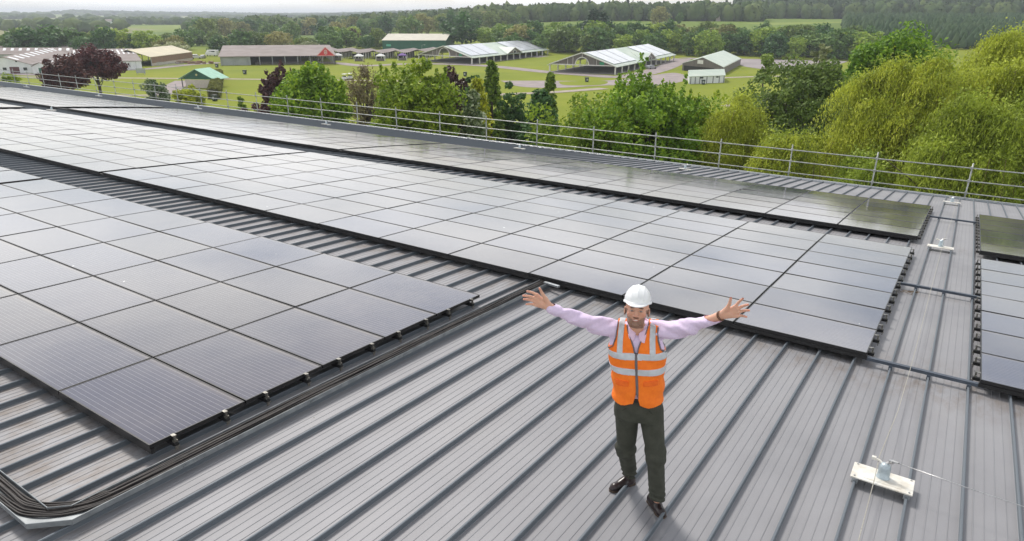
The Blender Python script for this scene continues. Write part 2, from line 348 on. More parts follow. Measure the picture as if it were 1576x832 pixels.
for nm, a0, b0, rows, first, n in ARR:
    cs, aend = col_a(a0, first, n); ENDS[nm] = (a0, aend, b0, rows)
    for i, a in enumerate(cs):
        for j in range(rows):
            rj = 'back' if j == rows - 1 else ORD[j]
            PANELS.append((a, b0 + (j + .5) * STEP_B, f'dusty solar panel, {NUM[i]} from right end, {rj} row, {nm}', 'solar panels of the ' + nm))
for nm, b0, rows in (('right edge array', 8.784, 7), ('right edge back array', 16.6, 6)):
    ENDS[nm] = (.66 + 3 * STEP_A, .66, b0, rows)
    for i in range(3):
        for j in range(rows):
            rj = 'back' if j == rows - 1 else ORD[j]
            PANELS.append((.66 + (i + .5) * STEP_A, b0 + (j + .5) * STEP_B, f'dusty solar panel, {NUM[i]} from walkway, {rj} row, {nm}', 'solar panels of the ' + nm))
score = []
for q in PANELS:
    P = roof_pts(np.array(q[0]), np.array(q[1])); u, v, z = proj_px(P)
    cs = [proj_px(roof_pts(np.array(q[0] + sx * PW / 2), np.array(q[1] + sy * PH / 2))) for sx, sy in ((-1, -1), (1, -1), (1, 1), (-1, 1))]
    if all(c[0] > 1580 for c in cs) or all(c[0] < -4 for c in cs) or min(c[2] for c in cs) < .5: score.append(0); continue
    A_ = 0
    for k in range(4): A_ += cs[k][0] * cs[(k + 1) % 4][1] - cs[(k + 1) % 4][0] * cs[k][1]
    score.append(abs(A_))
order = np.argsort(-np.array(score)); near = set(order[:296].tolist())
rest = []
for i, (a, b, lab, grp) in enumerate(PANELS):
    if i in near:
        M = roof_mat(a, b, 0) @ Matrix.Rotation(random.gauss(0, .0022), 4, 'X') @ Matrix.Rotation(random.gauss(0, .0022), 4, 'Y')
        e = empty('solar_panel', (0, 0, 0), 0, lab, 'solar panel', grp); e.matrix_world = M
        obj('frame', FM, e); obj('cell_glass', GM, e)
    else: rest.append((a, b))
def merge_panels():
    V = []; Fc = []; fm = []; n = 0; LX = []
    for mi, me in ((0, FM), (1, GM)):
        co = np.zeros(len(me.vertices) * 3, np.float32); me.vertices.foreach_get('co', co); co = co.reshape(-1, 3)
        fs = np.array([list(p.vertices) for p in me.polygons])
        for a, b in rest:
            M = np.array(roof_mat(a, b)); V.append(co @ M[:3, :3].T + M[:3, 3]); Fc.append(fs + n); n += len(co); LX.append(co); fm += [mi] * len(fs)
    gl = MAT['glass']
    o = obj('distant_solar_panels', np_mesh('distant_solar_panels', np.concatenate(V), np.concatenate(Fc), [MAT['frame'], gl], fm=fm))
    at = o.data.attributes.new('module_xy', 'FLOAT_VECTOR', 'POINT'); at.data.foreach_set('vector', np.concatenate(LX).astype(np.float32).ravel())
    tag(o, 'far rows of dusty solar panels at the left end of the roof', 'solar panels', kind='stuff')
merge_panels()
# mounting frames: rails along the rows with clamps on their open ends
def mount(nm, desc):
    aR, aL, b0, rows = ENDS[nm]; aR, aL = max(aR, aL), min(aR, aL)
    base = rp(aR, b0, PAN); e = empty('mounting_frame', tuple(base), 0, desc, 'mounting frame', 'mounting frames under the solar arrays')
    open_end = aL if nm.startswith('right') else aR; sg = -1 if nm.startswith('right') else 1
    hi = MB(); 
    for s_ in range(rows * 2):
        b = b0 + .22 + s_ * STEP_B / 2 + (.03 if s_ % 2 else 0)
        r_ = MB(); r_.beam(rp(aL - .06, b, -.075) - base, rp(aR + .06, b, -.075) - base, .04, .04)
        r_.build('rail', MAT['rail'], e)
        c = MB(); x = open_end + sg * .035; Mx = Matrix.Translation(-base) @ roof_mat(x, b, 0)
        def bx(ctr, dm):
            t = MB(); t.box(ctr, dm); c.add([Mx @ Vector(q) for q in t.v], t.f)
        bx((0, 0, -.06), (.028, .038, .045)); bx((sg * .022, 0, -.09), (.022, .042, .010)); bx((sg * .014, 0, -.112), (.010, .03, .04)); bx((0, 0, -.012), (.02, .02, .05)); bx((-.02 * sg, 0, .006), (.05, .035, .006))
        c.build('end_clamp', MAT['clamp'], e)
    # black front rail, also filling in the shadow below the frames
    sk = MB(); sk.beam(rp(aL, b0 + .03, -.068) - base, rp(aR, b0 + .03, -.068) - base, .035, .05); sk.build('front_rail', MAT['rail'], e)
    return e
mount('near left array', 'black rails and zinc clamps carrying the near left array')
mount('long middle array', 'black rails and end clamps carrying the long middle array')
mount('far array', 'black rails and end clamps carrying the far array by the railing')
mount('right edge array', 'black rails and end clamps under the array at the right edge')
mount('right edge back array', 'black rails and end clamps under the back array at the right edge')
for b, lab in ((8.83, 'dark strut crossing the walkway at the front edge of the middle array'), (12.84, 'dark strut crossing the walkway halfway up the middle array'), (21.3, 'dark strut crossing the walkway beside the far array')):
    s_ = MB(); base = rp(-.5, b, PAN + .067); s_.beam(rp(-.56, b, PAN + .09) - base, rp(.72, b, PAN + .09) - base, .05, .04)
    for x in (SEAM0, SEAM0 + PITCH_S, SEAM0 + 2 * PITCH_S): s_.beam(rp(x, b - .05, PAN + .05) - base, rp(x, b - .012, PAN + .05) - base, .04, .06)
    o = s_.build('cable_strut', MAT['gutter'], None); o.location = base; tag(o, lab, 'strut', 'struts crossing the walkway')

# ------------------------------------------------------------------ cable tray and cables
def smooth_path(pts, n=10):
    pts = [np.array(q, float) for q in pts]; P = [pts[0]] + pts + [pts[-1]]; out = []
    for i in range(1, len(P) - 2):
        for t in np.linspace(0, 1, n, endpoint=False):
            a, b, c, d = P[i - 1], P[i], P[i + 1], P[i + 2]
            out.append(.5 * ((2 * b) + (-a + c) * t + (2 * a - 5 * b + 4 * c - d) * t * t + (-a + 3 * b - 3 * c + d) * t ** 3))
    out.append(pts[-1]); return out
TA, TB, TW = -5.19, 1.50, .18          # tray centre line (a), corner b, width
def tray():
    base = rp(TA, TB, PAN + .067); e = empty('cable_tray', tuple(base), 0, 'galvanised cable tray turning a corner beside the near left array', 'cable tray')
    H = PAN + .075; W = TW / 2; ch = .22
    # plan polygon with chamfered corner: outer and inner edge lines
    outer = [(TA + W, 8.75), (TA + W, TB - W + ch), (TA + W - ch, TB - W), (-16, TB - W)]
    inner = [(TA - W, 8.75), (TA - W, TB + W + .12), (TA - W - .12, TB + W), (-16, TB + W)]
    fl = MB()
    def subdiv(p, q, n): return [(p[0] + (q[0] - p[0]) * t, p[1] + (q[1] - p[1]) * t) for t in np.linspace(0, 1, n)]
    O = subdiv(outer[0], outer[1], 8)[:-1] + subdiv(outer[1], outer[2], 2)[:-1] + subdiv(outer[2], outer[3], 8); I = subdiv(inner[0], inner[1], 8)[:-1] + subdiv(inner[1], inner[2], 2)[:-1] + subdiv(inner[2], inner[3], 8)
    for k in range(len(O) - 1):
        a_, b_, c_, d_ = O[k], O[k + 1], I[k + 1], I[k]
        fl.hexa([rp(*a_, H - .003) - base, rp(*d_, H - .003) - base, rp(*c_, H - .003) - base, rp(*b_, H - .003) - base] + [rp(*a_, H) - base, rp(*d_, H) - base, rp(*c_, H) - base, rp(*b_, H) - base])
    fl.build('tray_floor', MAT['traym'], e)
    for nm, L in (('side_wall', O), ('side_wall', I)):
        s_ = MB()
        for k in range(len(L) - 1):
            s_.beam(rp(*L[k], H + .02) - base, rp(*L[k + 1], H + .02) - base, .004, .045)
        s_.tube([rp(*q, H + .042) - base for q in L], .004, 6)
        s_.build(nm, MAT['traym'], e)
    for b in (2.6, 4.0, 5.4, 6.8, 8.2):
        br = MB(); br.beam(rp(TA + W + .002, b - .07, H + .012) - base, rp(TA + W + .002, b + .07, H + .012) - base, .012, .02); br.build('bracket', MAT['traym'], e)
    # strut foot
    f = MB(); f.beam(rp(TA + .02, 8.72, H + .03) - base, rp(TA + .33, 8.63, H + .05) - base, .05, .03); f.build('cover_plate', MAT['galv'], e)
    for k in range(11):
        o0 = -W + .022 + (k % 7) * (TW - .05) / 6; h = H + .012 + (.014 if k >= 7 else 0); wob = lambda: random.uniform(-.016, .016)
        pts = []
        for b in np.linspace(8.9, TB + .55, 11): pts.append((TA + o0 + wob(), b))
        # sweep round the corner (cables lie further out)
        rr = .50 + o0 * .9
        cxa, cxb = TA + o0 - rr, TB - o0 + rr
        for t in np.linspace(.12, math.pi / 2 - .08, 6): pts.append((cxa + rr * math.cos(t) + wob() * .4, cxb - rr * math.sin(t) + wob() * .4))
        for a in np.linspace(TA - .75, -15.5, 15): pts.append((a, TB - o0 + wob()))
        P = smooth_path(pts, 4); c = MB(); c.tube([rp(q[0], q[1], h + .003 * math.sin(i * .7 + k)) - base for i, q in enumerate(P)], .0095, 6)
        co = c.build('cable', MAT['cable'], None, True); co.location = base
        tag(co, 'dusty black cable bundled with others in the galvanised tray', 'cable', 'black cables lying in the tray')
tray()

# ------------------------------------------------------------------ anchors and life line
def anchor_mesh(full):
    p = MB()
    if full:
        p.box((0, 0, .006), (.47, .19, .012)); 
    else: p.box((0, 0, .006), (.47, .17, .012))
    return p
def make_anchor(full=True):
    e = empty('roof_anchor', (0, 0, 0)); e_ = MB(); e_.box((0, 0, .02), (.49, .27, .014)); e_.build('base_plate', MAT['white'], e, bevel=.004)
    r_ = MB(); r_.box((0, 0, .0285), (.30, .19, .003)); r_.build('plate_swage', MAT['white'], e)
    po = MB(); po.lathe([(.056, .027), (.056, .035), (.050, .04), (.049, .12), (.045, .145), (.032, .165), (.008, .175)], (0, .01, 0), 20); po.build('post', MAT['postpaint'], e, True)
    for sx in (-1, 1):
        for sy in (-1, 1):
            b = MB(); b.lathe([(.009, .027), (.009, .036), (.004, .038)], (sx * .215, sy * .11, 0), 6); b.build('bolt', MAT['steel'], e)
        f = MB(); f.box((sx * (PITCH_S / 2), 0, -.012), (.05, .26, .05)); f.build('seam_clamp', MAT['galv'], e)
    h = MB(); h.tube([(-.02, .02, .15), (-.05, .04, .165), (-.10, .05, .168)], .010, 8); h.box((-.10, .05, .17), (.035, .03, .025)); h.build('cable_bracket', MAT['white'], e)
    k = MB(); k.box((.035, .02, .195), (.045, .016, .035), .5); k.tube([(0, .01, .17), (.04, .02, .205), (.09, .01, .208)], .011, 8); k.build('swivel_arm', MAT['steel'], e)
    return e
ANC = []
anc0 = make_anchor()
def place_anchor(o, a, b, label, rz=0):
    o.matrix_world = roof_mat(a, b, PAN + .067) @ Matrix.Rotation(rz, 4, 'Z'); tag(o, label, 'roof anchor', 'white life line anchors on the roof')
AX = SEAM0 + PITCH_S / 2
place_anchor(anc0, AX, 6.02, 'white life line anchor plate with round post in the right foreground')
for a, b, lab in ((AX, 16.75, 'white life line anchor plate on the walkway between the arrays'),
                  (AX, 25.9, 'white life line anchor in the corner by the railing above the walkway'),
                  (-9.0, 25.9, 'small white anchor below the railing, next left of the corner one'),
                  (-16.8, 25.9, 'small white anchor below the railing, middle of the far roof edge'),
                  (-29.6, 25.9, 'small white anchor below the railing, above the middle of the black gap'),
                  (-41.5, 25.9, 'small white anchor at the roof edge in front of the green hut'),
                  (-53.5, 25.9, 'small white anchor at the roof edge below the rounded white-flowered bush'),
                  (-65., 25.9, 'small white anchor at the roof edge in front of the copper beeches'),
                  (-39.2, 16.5, 'small white anchor standing where two dark gaps between arrays cross')):
    o = copy_tree(anc0); k = round((a - AX) / PITCH_S); place_anchor(o, AX + k * PITCH_S, b, lab)
def line_obj(name, pts, r, mat, lab, cat, seg=6):
    b = MB(); base = Vector(pts[0]); b.tube([Vector(q) - base for q in pts], r, seg); o = b.build(name, mat, None, True); o.location = base; tag(o, lab, cat); return o
line_obj('life_line_cable', [rp(AX + .09, 6.03, PAN + .067 + .208), rp(AX + .6, 6.0, PAN + .26), rp(AX + 1.4, 5.97, PAN + .25), rp(AX + 7, 5.85, PAN + .28)], .004, MAT['steel'], 'thin steel cable running right from the foreground anchor', 'cable')
line_obj('cream_rope', [rp(.10, 25.8, PAN + .2), rp(.06, 21, PAN + .10), rp(.0, 16.8, PAN + .3), rp(-.02, 12.9, PAN + .13), rp(-.03, 9, PAN + .12), rp(-.05, 7.5, PAN + .09), rp(-.10, 6.1, PAN + .25), rp(-.095, 5.9, PAN + .12), rp(-.09, 4.5, PAN + .08), rp(-.1, 3.0, PAN + .08)], .0034, MAT['rope'], 'thin cream rope lying along the walkway past the anchors', 'rope')
for k, (a0, a1) in enumerate(((AX, -9.), (-9., -16.8), (-16.8, -29.6), (-29.6, -41.5), (-41.5, -53.5))): pass
line_obj('life_line_cable', [rp(AX, 25.9, PAN + .26)] + [rp(a, 25.9, PAN + .25) for a in (-9, -16.8, -29.6, -41.5, -53.5, -65)], .005, MAT['steel'], 'thin steel life line running along the eave past the small anchors', 'cable')
# dark rubber puck, droppings of twigs
tw = MB(); bt = rp(-.30, 12.6, PAN)
for k in range(14):
    t = random.uniform(0, 6.28); l = random.uniform(.05, .13); c = Vector((random.gauss(0, .08), random.gauss(0, .06), .008 + random.random() * .012)); d = Vector((math.cos(t), math.sin(t), random.uniform(-.1, .1))) * l
    tw.tube([c - d, c + d * .1 + Vector((0, 0, .01)), c + d], .003, 4)
o = tw.build('twig_heap', simple('dry_twig', (.25, .17, .08), (.14, .09, .05), 30), None); o.matrix_world = roof_mat(-.33, 12.62, PAN + .004); tag(o, 'small heap of dry brown twigs on the walkway beside the middle array', 'twigs')

# ------------------------------------------------------------------ scaffold guard rail
def guard():
    B = B_EAVE + .33; ez = float(rp(0, B, PAN).z)
    base = Vector(rp(AX, B, PAN)); e = empty('scaffold_guard_rail', tuple(base), 0, 'galvanised scaffold tube guard rail along the far eave of the roof', 'guard rail')
    def P(a, z): 
        q = rp(a, B, PAN); return Vector((q.x, q.y, ez + z)) - base
    a = .28; posts = []
    while a > A_MAX - 100 and a > A_MIN + .5:
        posts.append(a); a -= random.choice((2.85, 3.0, 3.1))
    posts = [a + 3.4 + .2 for a in (posts[0],)] + posts
    for k, z in enumerate((1.12, .66, .22)):
        r_ = MB(); pts = [P(A_MAX - .2, z)]
        aa = A_MAX - 3
        while aa > A_MIN: pts.append(P(aa, z + random.uniform(-.012, .012))); aa -= 5.1
        pts.append(P(A_MIN, z)); r_.tube(pts, .022, 8); r_.build('rail', MAT['scaffold'], e, True)
    tb = MB(); tb.beam(P(A_MAX - .2, -.07), P(A_MIN, -.07), .04, .05); tb.build('toe_tube', MAT['scaffold'], e)
    for a in posts:
        lx = random.uniform(-.03, .05)
        p = MB(); p.tube([P(a, -1.2), P(a + lx, 1.26 + random.uniform(0, .12))], .025, 8); po = p.build('post', MAT['scaffold'], e, True)
        for z in (1.12, .66, .22):
            c = MB(); q = P(a + lx * .6, z); c.box(q, (.085, .10, .08), AZ); c.build('coupler', MAT['scaffold'], po)
        c = MB(); q = P(a + .12, -.02); c.box(q, (.34, .09, .055), AZ + .1); c.box(q + Vector((.12, -.09, .02)), (.07, .07, .07), .4); c.build('base_coupler', MAT['coupler'], po)
guard()
# ================================================================== the land beyond the roof
def pt(u, v, z=0.):        # ground point seen there (the land near the halls is level at z = 0)
    D = fw + r2 * (u - 788) / FPX - u2 * (v - 416) / FPX; t = (z - CAM_Z) / D[2]; return Vector((D[0] * t, D[1] * t, z))
def smst(a, b, x): t = np.clip((x - a) / (b - a), 0, 1); return t * t * (3 - 2 * t)
def terrain(x, y):
    x = np.asarray(x, float); y = np.asarray(y, float); d = np.hypot(x, y); s = x / np.maximum(y, 1e-3)
    rs = np.where(y > 0, smst(-.30, .12, s), .3)
    z = rs * np.interp(d, [0, 372, 470, 560, 700, 900, 1200, 2000, 5000, 14000], [0, 0, 7.0, 10.5, 13.8, 16, 27, 36, 30, 0])
    z = z + (1 - rs) * (np.interp(d, [0, 450, 900, 1500, 3000, 4200, 6000, 14000], [0, 0, 0, 2, 4, 13, 6, 0]) * (.6 + .4 * np.sin(s * 9 + 1.2)))
    return z + smst(450, 1500, d) * 1.3 * (np.sin(x * .011) + np.cos(y * .013 + x * .004))
def far(u, d, rel=0.):     # point of the land in the direction of picture column u at distance d
    s = (u - 788) / FPX * .9365; y = d / math.hypot(1, s); x = s * y
    for _ in range(4): zc = y * math.cos(PITCH) + (CAM_Z - float(terrain(x, y)) - 4) * math.sin(PITCH); x = (u - 788) / FPX * zc; k = d / math.hypot(x, y); x, y = x * k, y * k
    return Vector((x, y, float(terrain(x, y)) + rel))
def grass_mat():
    m, nt, b = new_mat('mown_grass'); n1 = noise(nt, .035, 4, coord='World'); n2 = noise(nt, 1.2, 5, .7, coord='World'); n3 = noise(nt, .12, 3, coord='World', sc3=(.35, 1, 1))
    a = ramp(nt, [(.3, (.12, .18, .008)), (.5, (.20, .25, .010)), (.72, (.28, .29, .022))]); nt.links.new(n1.outputs['Fac'], a.inputs[0])
    c = mixc(nt, .45, a.outputs[0], mixc(nt, n3.outputs['Fac'], (.14, .21, .008), (.36, .37, .03)))
    c = mixc(nt, .35, c, mixc(nt, n2.outputs['Fac'], (.08, .13, .012), (.27, .26, .06)))
    # beyond the show ground: a patchwork of fields
    g = nt.nodes.new('ShaderNodeNewGeometry'); vo = nt.nodes.new('ShaderNodeTexVoronoi'); vo.inputs['Scale'].default_value = .0042; nt.links.new(g.outputs['Position'], vo.inputs['Vector'])
    f = ramp(nt, [(0, (.10, .155, .03)), (.35, (.15, .21, .035)), (.6, (.20, .25, .05)), (.8, (.24, .23, .12)), (1, (.12, .17, .05))]); nt.links.new(vo.outputs['Color'], f.inputs[0])
    ln = nt.nodes.new('ShaderNodeVectorMath'); ln.operation = 'LENGTH'; nt.links.new(g.outputs['Position'], ln.inputs[0])
    mr = nt.nodes.new('ShaderNodeMapRange'); nt.links.new(ln.outputs['Value'], mr.inputs[0]); mr.inputs[1].default_value = 420; mr.inputs[2].default_value = 520
    c = mixc(nt, mr.outputs[0], c, f.outputs[0]); nt.links.new(c, b.inputs['Base Color']); b.inputs['Roughness'].default_value = .95; b.inputs['Specular IOR Level'].default_value = .1
    return m
MAT['grass'] = grass_mat()
MAT['path'] = simple('pale_gravel_path', (.44, .38, .32), (.33, .285, .245), .6, .95, coord='World', spec=.1)
MAT['road'] = simple('pinkish_tarmac_road', (.36, .30, .29), (.27, .235, .23), .25, .9, coord='World', spec=.2)
MAT['lot'] = simple('grey_gravel_lot', (.36, .32, .32), (.29, .26, .26), .06, .95, coord='World', spec=.1)
def build_land():
    th = np.radians(np.concatenate([np.arange(-180, -50, 6), np.arange(-50, 50, .5), np.arange(50, 180.1, 6)])); rr = np.concatenate([[1, 30, 60], np.arange(100, 500, 20), np.geomspace(500, 14000, 60)])
    T, Rr = np.meshgrid(th, rr); X = Rr * np.sin(T); Y = Rr * np.cos(T); Z = terrain(X, Y); V = np.stack([X, Y, Z], -1).reshape(-1, 3)
    nt_, nr = len(th), len(rr); i, j = np.meshgrid(np.arange(nr - 1), np.arange(nt_ - 1), indexing='ij'); i = i.ravel(); j = j.ravel()
    F_ = np.stack([i * nt_ + j, (i + 1) * nt_ + j, (i + 1) * nt_ + j + 1, i * nt_ + j + 1], 1)[:, ::-1]
    o = obj('ground', np_mesh('ground', V, F_, MAT['grass'], True)); tag(o, kind='structure')
build_land()
def strip(name, px, wd, mat, h=.03):
    P = [pt(*q) if isinstance(q, tuple) else q for q in px]; P = [Vector(q) for q in smooth_path([tuple(q) for q in P], 6)]; b = MB(); vs = []
    for i, q in enumerate(P):
        d = (P[min(i + 1, len(P) - 1)] - P[max(i - 1, 0)]).normalized(); n = Vector((-d.y, d.x, 0)); ww = wd[0] + (wd[1] - wd[0]) * i / (len(P) - 1) if isinstance(wd, tuple) else wd
        vs += [q + n * ww / 2 + Vector((0, 0, h)), q - n * ww / 2 + Vector((0, 0, h))]
    b.add(vs, [(2 * i, 2 * i + 1, 2 * i + 3, 2 * i + 2) for i in range(len(P) - 1)]); o = b.build(name, mat); tag(o, kind='structure'); return o
def patch(name, px, mat, h=.04):
    P = smooth_path([tuple(pt(*q)) for q in px + [px[0]]], 5)[:-1]; b = MB(); b.add([(q[0], q[1], h) for q in P], [tuple(range(len(P)))]); o = b.build(name, mat); tag(o, kind='structure'); return o
strip('path', [(-40, 117.5), (60, 118.5), (170, 119.6), (270, 120.5), (335, 121), (412, 122), (500, 123), (600, 124), (720, 126)], 3.2, MAT['path'])
strip('road', [(-40, 109), (60, 115), (150, 109.5), (225, 106), (290, 99.5), (340, 96)], 6, MAT['road'], .05)
strip('road', [(480, 96), (520, 97), (560, 101), (620, 98.5), (690, 98.5), (760, 102), (830, 109.5), (900, 115), (960, 118), (1010, 108), (1040, 96), (1050, 90)], (6, 9), MAT['road'], .07)
strip('path', [(820, 88), (860, 84), (920, 84), (1000, 82)], 6, MAT['road'], .05)
patch('road', [(770, 124), (840, 124), (930, 124), (1000, 116), (1040, 112), (1060, 122), (1000, 133), (940, 131), (860, 135), (800, 133)], MAT['road'], .045)
strip('path', [(760, 146), (800, 144), (850, 142), (930, 136)], 4, MAT['path'], .085)
patch('grass_island', [(860, 125.5), (930, 124.5), (925, 130.5), (870, 131)], MAT['grass'], .065)
patch('gravel_lot', [(1020, 80.5), (1100, 78.5), (1180, 82), (1290, 88), (1300, 96), (1220, 108), (1150, 103), (1128, 96), (1060, 90), (1030, 86)], MAT['lot'], .04)
strip('path', [(1080, 121), (1140, 118.5), (1200, 117), (1300, 116)], 3, MAT['path'], .05)
strip('path', [(252, 146), (268, 133), (285, 124)], 6, MAT['road'], .055)
strip('path', [(1110, 163), (1160, 160), (1230, 158)], 3, MAT['path'], .055)
strip('path', [(-30, 150), (80, 148), (170, 146.5), (250, 146)], 2.4, MAT['path'], .03)

# ------------------------------------------------------------------ halls, sheds and stalls
def ribbed(name, c1, c2, per=1., rough=.6, ax=0):
    m = simple(name, c1, c2, .35, rough, coord='World'); return m
BM = dict(
    green_roof=simple('pale_green_roof', (.50, .56, .47), (.40, .48, .40), .25, .5, coord='World'),
    timber=simple('weathered_boarding', (.19, .165, .15), (.13, .115, .105), 1.2, .8, coord='World', sc3=(4, 4, .2)),
    post=simple('white_post', (.72, .70, .66), None, 1, .6), ringw=simple('white_trim', (.78, .76, .72), None, 1, .6),
    pv=simple('pv_film', (.50, .52, .55), (.42, .44, .47), .5, .25, coord='World'),
    pvline=simple('dark_joint', (.08, .085, .1), None, 1, .5), dark=simple('dark_interior', (.035, .032, .03), None, 1, .9),  # near-black: shade inside buildings put into the colour, shoelaces share it
    brown=simple('brown_fibre_cement', (.27, .225, .21), (.20, .165, .15), .18, .85, coord='World'),
    sky=simple('translucent_rooflight', (.70, .72, .74), None, 1, .4), white=simple('white_painted_wall', (.74, .76, .76), (.64, .66, .67), .6, .7, coord='World'),
    tan=simple('tan_sheet_roof', (.56, .50, .34), (.48, .43, .30), .2, .7, coord='World'), brick=simple('brown_board_wall', (.30, .19, .13), (.24, .155, .11), .8, .85, coord='World'),
    greyw=simple('grey_wall', (.38, .40, .39), (.33, .35, .34), .5, .7, coord='World'), red=simple('red_board', (.62, .03, .04), None, 2, .5),
    dkgreen=simple('dark_green_cladding', (.010, .11, .065), (.008, .085, .05), .5, .55, coord='World'), cream=simple('cream_roof', (.54, .51, .42), (.47, .44, .36), .3, .7, coord='World'),
    mint=simple('mint_roof', (.32, .57, .43), (.26, .48, .36), .8, .5, coord='World'), block=simple('pale_pink_block', (.60, .53, .48), (.52, .46, .42), 1.5, .8, coord='World'),
    purple=simple('purple_canvas', (.16, .07, .32), None, 2, .7), canvas=simple('white_canvas', (.78, .78, .76), None, 2, .7), slab=simple('concrete_floor', (.30, .27, .26), (.22, .20, .20), .3, .9, coord='World'),
    dred=simple('dark_red_door', (.10, .03, .03), None, 2, .6), glassd=simple('dark_window_pane', (.04, .05, .06), None, 1, .15))
def lerp(a, b, t): return a + (b - a) * t
def slab_quad(mb, p, th=.18):
    n = (p[1] - p[0]).cross(p[3] - p[0]).normalized(); n = n if n.z > 0 else -n; mb.hexa([q - n * th for q in p] + list(p))
def show_barn(label, fl, fr, br, eave, ridge, cols, dormer=True, name='exhibition_barn', pvs=(.02, .40, .60, .98), sign=True):
    FL, FRp, BR = pt(*fl), pt(*fr), pt(*br); ax = (BR - FRp); side = (FL - FRp); BL = FL + ax; base = FRp.copy(); e = empty(name, tuple(base), 0, label, 'barn'); Z = Vector((0, 0, 1)); L = lambda q: q - base
    an = ax.normalized(); sn = side.normalized(); wd = side.length; ln = ax.length
    RF, RB = (FL + FRp) / 2 + Z * ridge, (BL + BR) / 2 + Z * ridge; ov = .8
    r_ = MB(); sl = (ridge - eave) / (wd / 2)
    for a, b in ((FRp, BR), (FL, BL)):
        sg = -sn if a is FRp else sn
        slab_quad(r_, [L(a + Z * (eave - ov * sl) + sg * ov - an * ov), L(b + Z * (eave - ov * sl) + sg * ov + an * ov), L(RB + an * ov), L(RF - an * ov)])
    r_.build('roof', BM['green_roof'], e)
    # gable wall with the arched opening
    for P0, P1, nm in ((FL, FRp, 'gable_wall'), (BL, BR, 'gable_wall')):
        g = MB(); N = 48; ra = wd * .105; vs = []
        for i in range(N + 1):
            t = i / N; q = lerp(P0, P1, t); x = abs(t - .5) * wd; top = ridge - x * sl - .12; bot = eave + (math.sqrt(max(0, ra * ra - x * x)) * 1.02 if x < ra else 0); top = max(top, bot + .01)
            for off in (0, .15):
                vs += [L(q + Z * bot + an * off), L(q + Z * top + an * off)]
        fs = []
        for i in range(N):
            a = i * 4; b = a + 4; fs += [(a, b, b + 1, a + 1), (a + 2, a + 3, b + 3, b + 2), (a, a + 2, b + 2, b)]
        g.add(vs, fs); g.build(nm, BM['timber'], e)
        c = MB(); mid = lerp(P0, P1, .5); ring = [L(mid + sn * (ra * math.cos(t)) + Z * (eave + ra * math.sin(t)) - an * .1) for t in np.linspace(0, math.pi, 14)]
        c.tube(ring, .17, 6); c.beam(L(mid + Z * (eave + ra) - an * .1), L(mid + Z * (ridge - .3) - an * .1), .15, .15)
        for t in (.28, .72, .36): c.beam(L(lerp(P0, P1, t) + Z * eave - an * .08), L(lerp(P0, P1, t) + Z * (ridge - abs(t - .5) * wd * sl - .3) - an * .08), .12, .12)
        c.beam(L(P0 + Z * eave - an * .1), L(P1 + Z * eave - an * .1), .15, .3); c.beam(L(P0 + Z * eave - an * (ov + .05)), L(mid + Z * (ridge + .05) - an * (ov + .05)), .1, .25); c.beam(L(P1 + Z * eave - an * (ov + .05)), L(mid + Z * (ridge + .05) - an * (ov + .05)), .1, .25)
        c.build('arch_trim', BM['ringw'], e)
    if sign:
        s_ = MB(); q = lerp(FL, FRp, .8); s_.box(L(q + Z * (eave + .75) - an * .12), (1.7, .08, .9), math.atan2(sn.y, sn.x)); s_.build('green_sign', simple('green_sign_board', (.03, .32, .16), None, 3, .5), e)
    for i in range(cols + 1):
        for P0, P1 in ((FRp, BR), (FL, BL)):
            p = MB(); q = lerp(P0, P1, i / cols); p.box(L(q + Z * eave / 2), (.42, .42, eave), math.atan2(an.y, an.x)); p.build('column', BM['post'], e)
    for P0, P1 in ((FRp, BR), (FL, BL)):
        p = MB(); p.beam(L(P0 + Z * (eave - .12)), L(P1 + Z * (eave - .12)), .2, .35); p.build('eave_beam', BM['ringw'], e)
    f = MB(); f.hexa([L(q) for q in (FL, FRp, BR, BL)] + [L(q + Z * .14) for q in (FL, FRp, BR, BL)]); f.build('floor_slab', BM['slab'], e)
    rr = MB(); rr.beam(L(lerp(FL, BL, .5) + Z * 1.1), L(lerp(FL, BL, .5) + Z * 1.1 + an * .1), .1, .1)
    for t in np.linspace(.1, .9, 7): rr.beam(L(lerp(FL, FRp, .25) + an * ln * t + Z * .15), L(lerp(FL, FRp, .25) + an * ln * t + Z * eave), .12, .12)
    for t in (.3, .62): rr.beam(L(lerp(FL, FRp, t) + Z * 1.1 + an * 4), L(lerp(FL, FRp, t) + Z * 1.1 + an * (ln - 4)), .08, .1)
    rr.build('pen_railing', BM['timber'], e)
    # roof mounted arrays on the visible slope
    up_ = (RF - (FRp + Z * eave)); nn = ax.cross(up_).normalized(); nn = nn if nn.z > 0 else -nn
    for k in range(0, len(pvs), 2):
        for lo, hi in ((.09, .97),):
            q = [FRp + Z * eave + ax * pvs[k] + up_ * lo, FRp + Z * eave + ax * pvs[k + 1] + up_ * lo, FRp + Z * eave + ax * pvs[k + 1] + up_ * hi, FRp + Z * eave + ax * pvs[k] + up_ * hi]
            if k == 0 and dormer: q[1] = FRp + Z * eave + ax * (pvs[1] - .06) + up_ * lo
            p = MB(); slab_quad(p, [L(x + nn * .22) for x in q], .06); p.build('roof_solar_array', BM['pv'], e)
            j = MB(); n = 3
            for i in range(1, n):
                t = i / n; j.beam(L(lerp(q[0], q[1], t) + nn * .24), L(lerp(q[3], q[2], t) + nn * .24), .3, .03)
            j.build('array_joint', BM['pvline'], e)
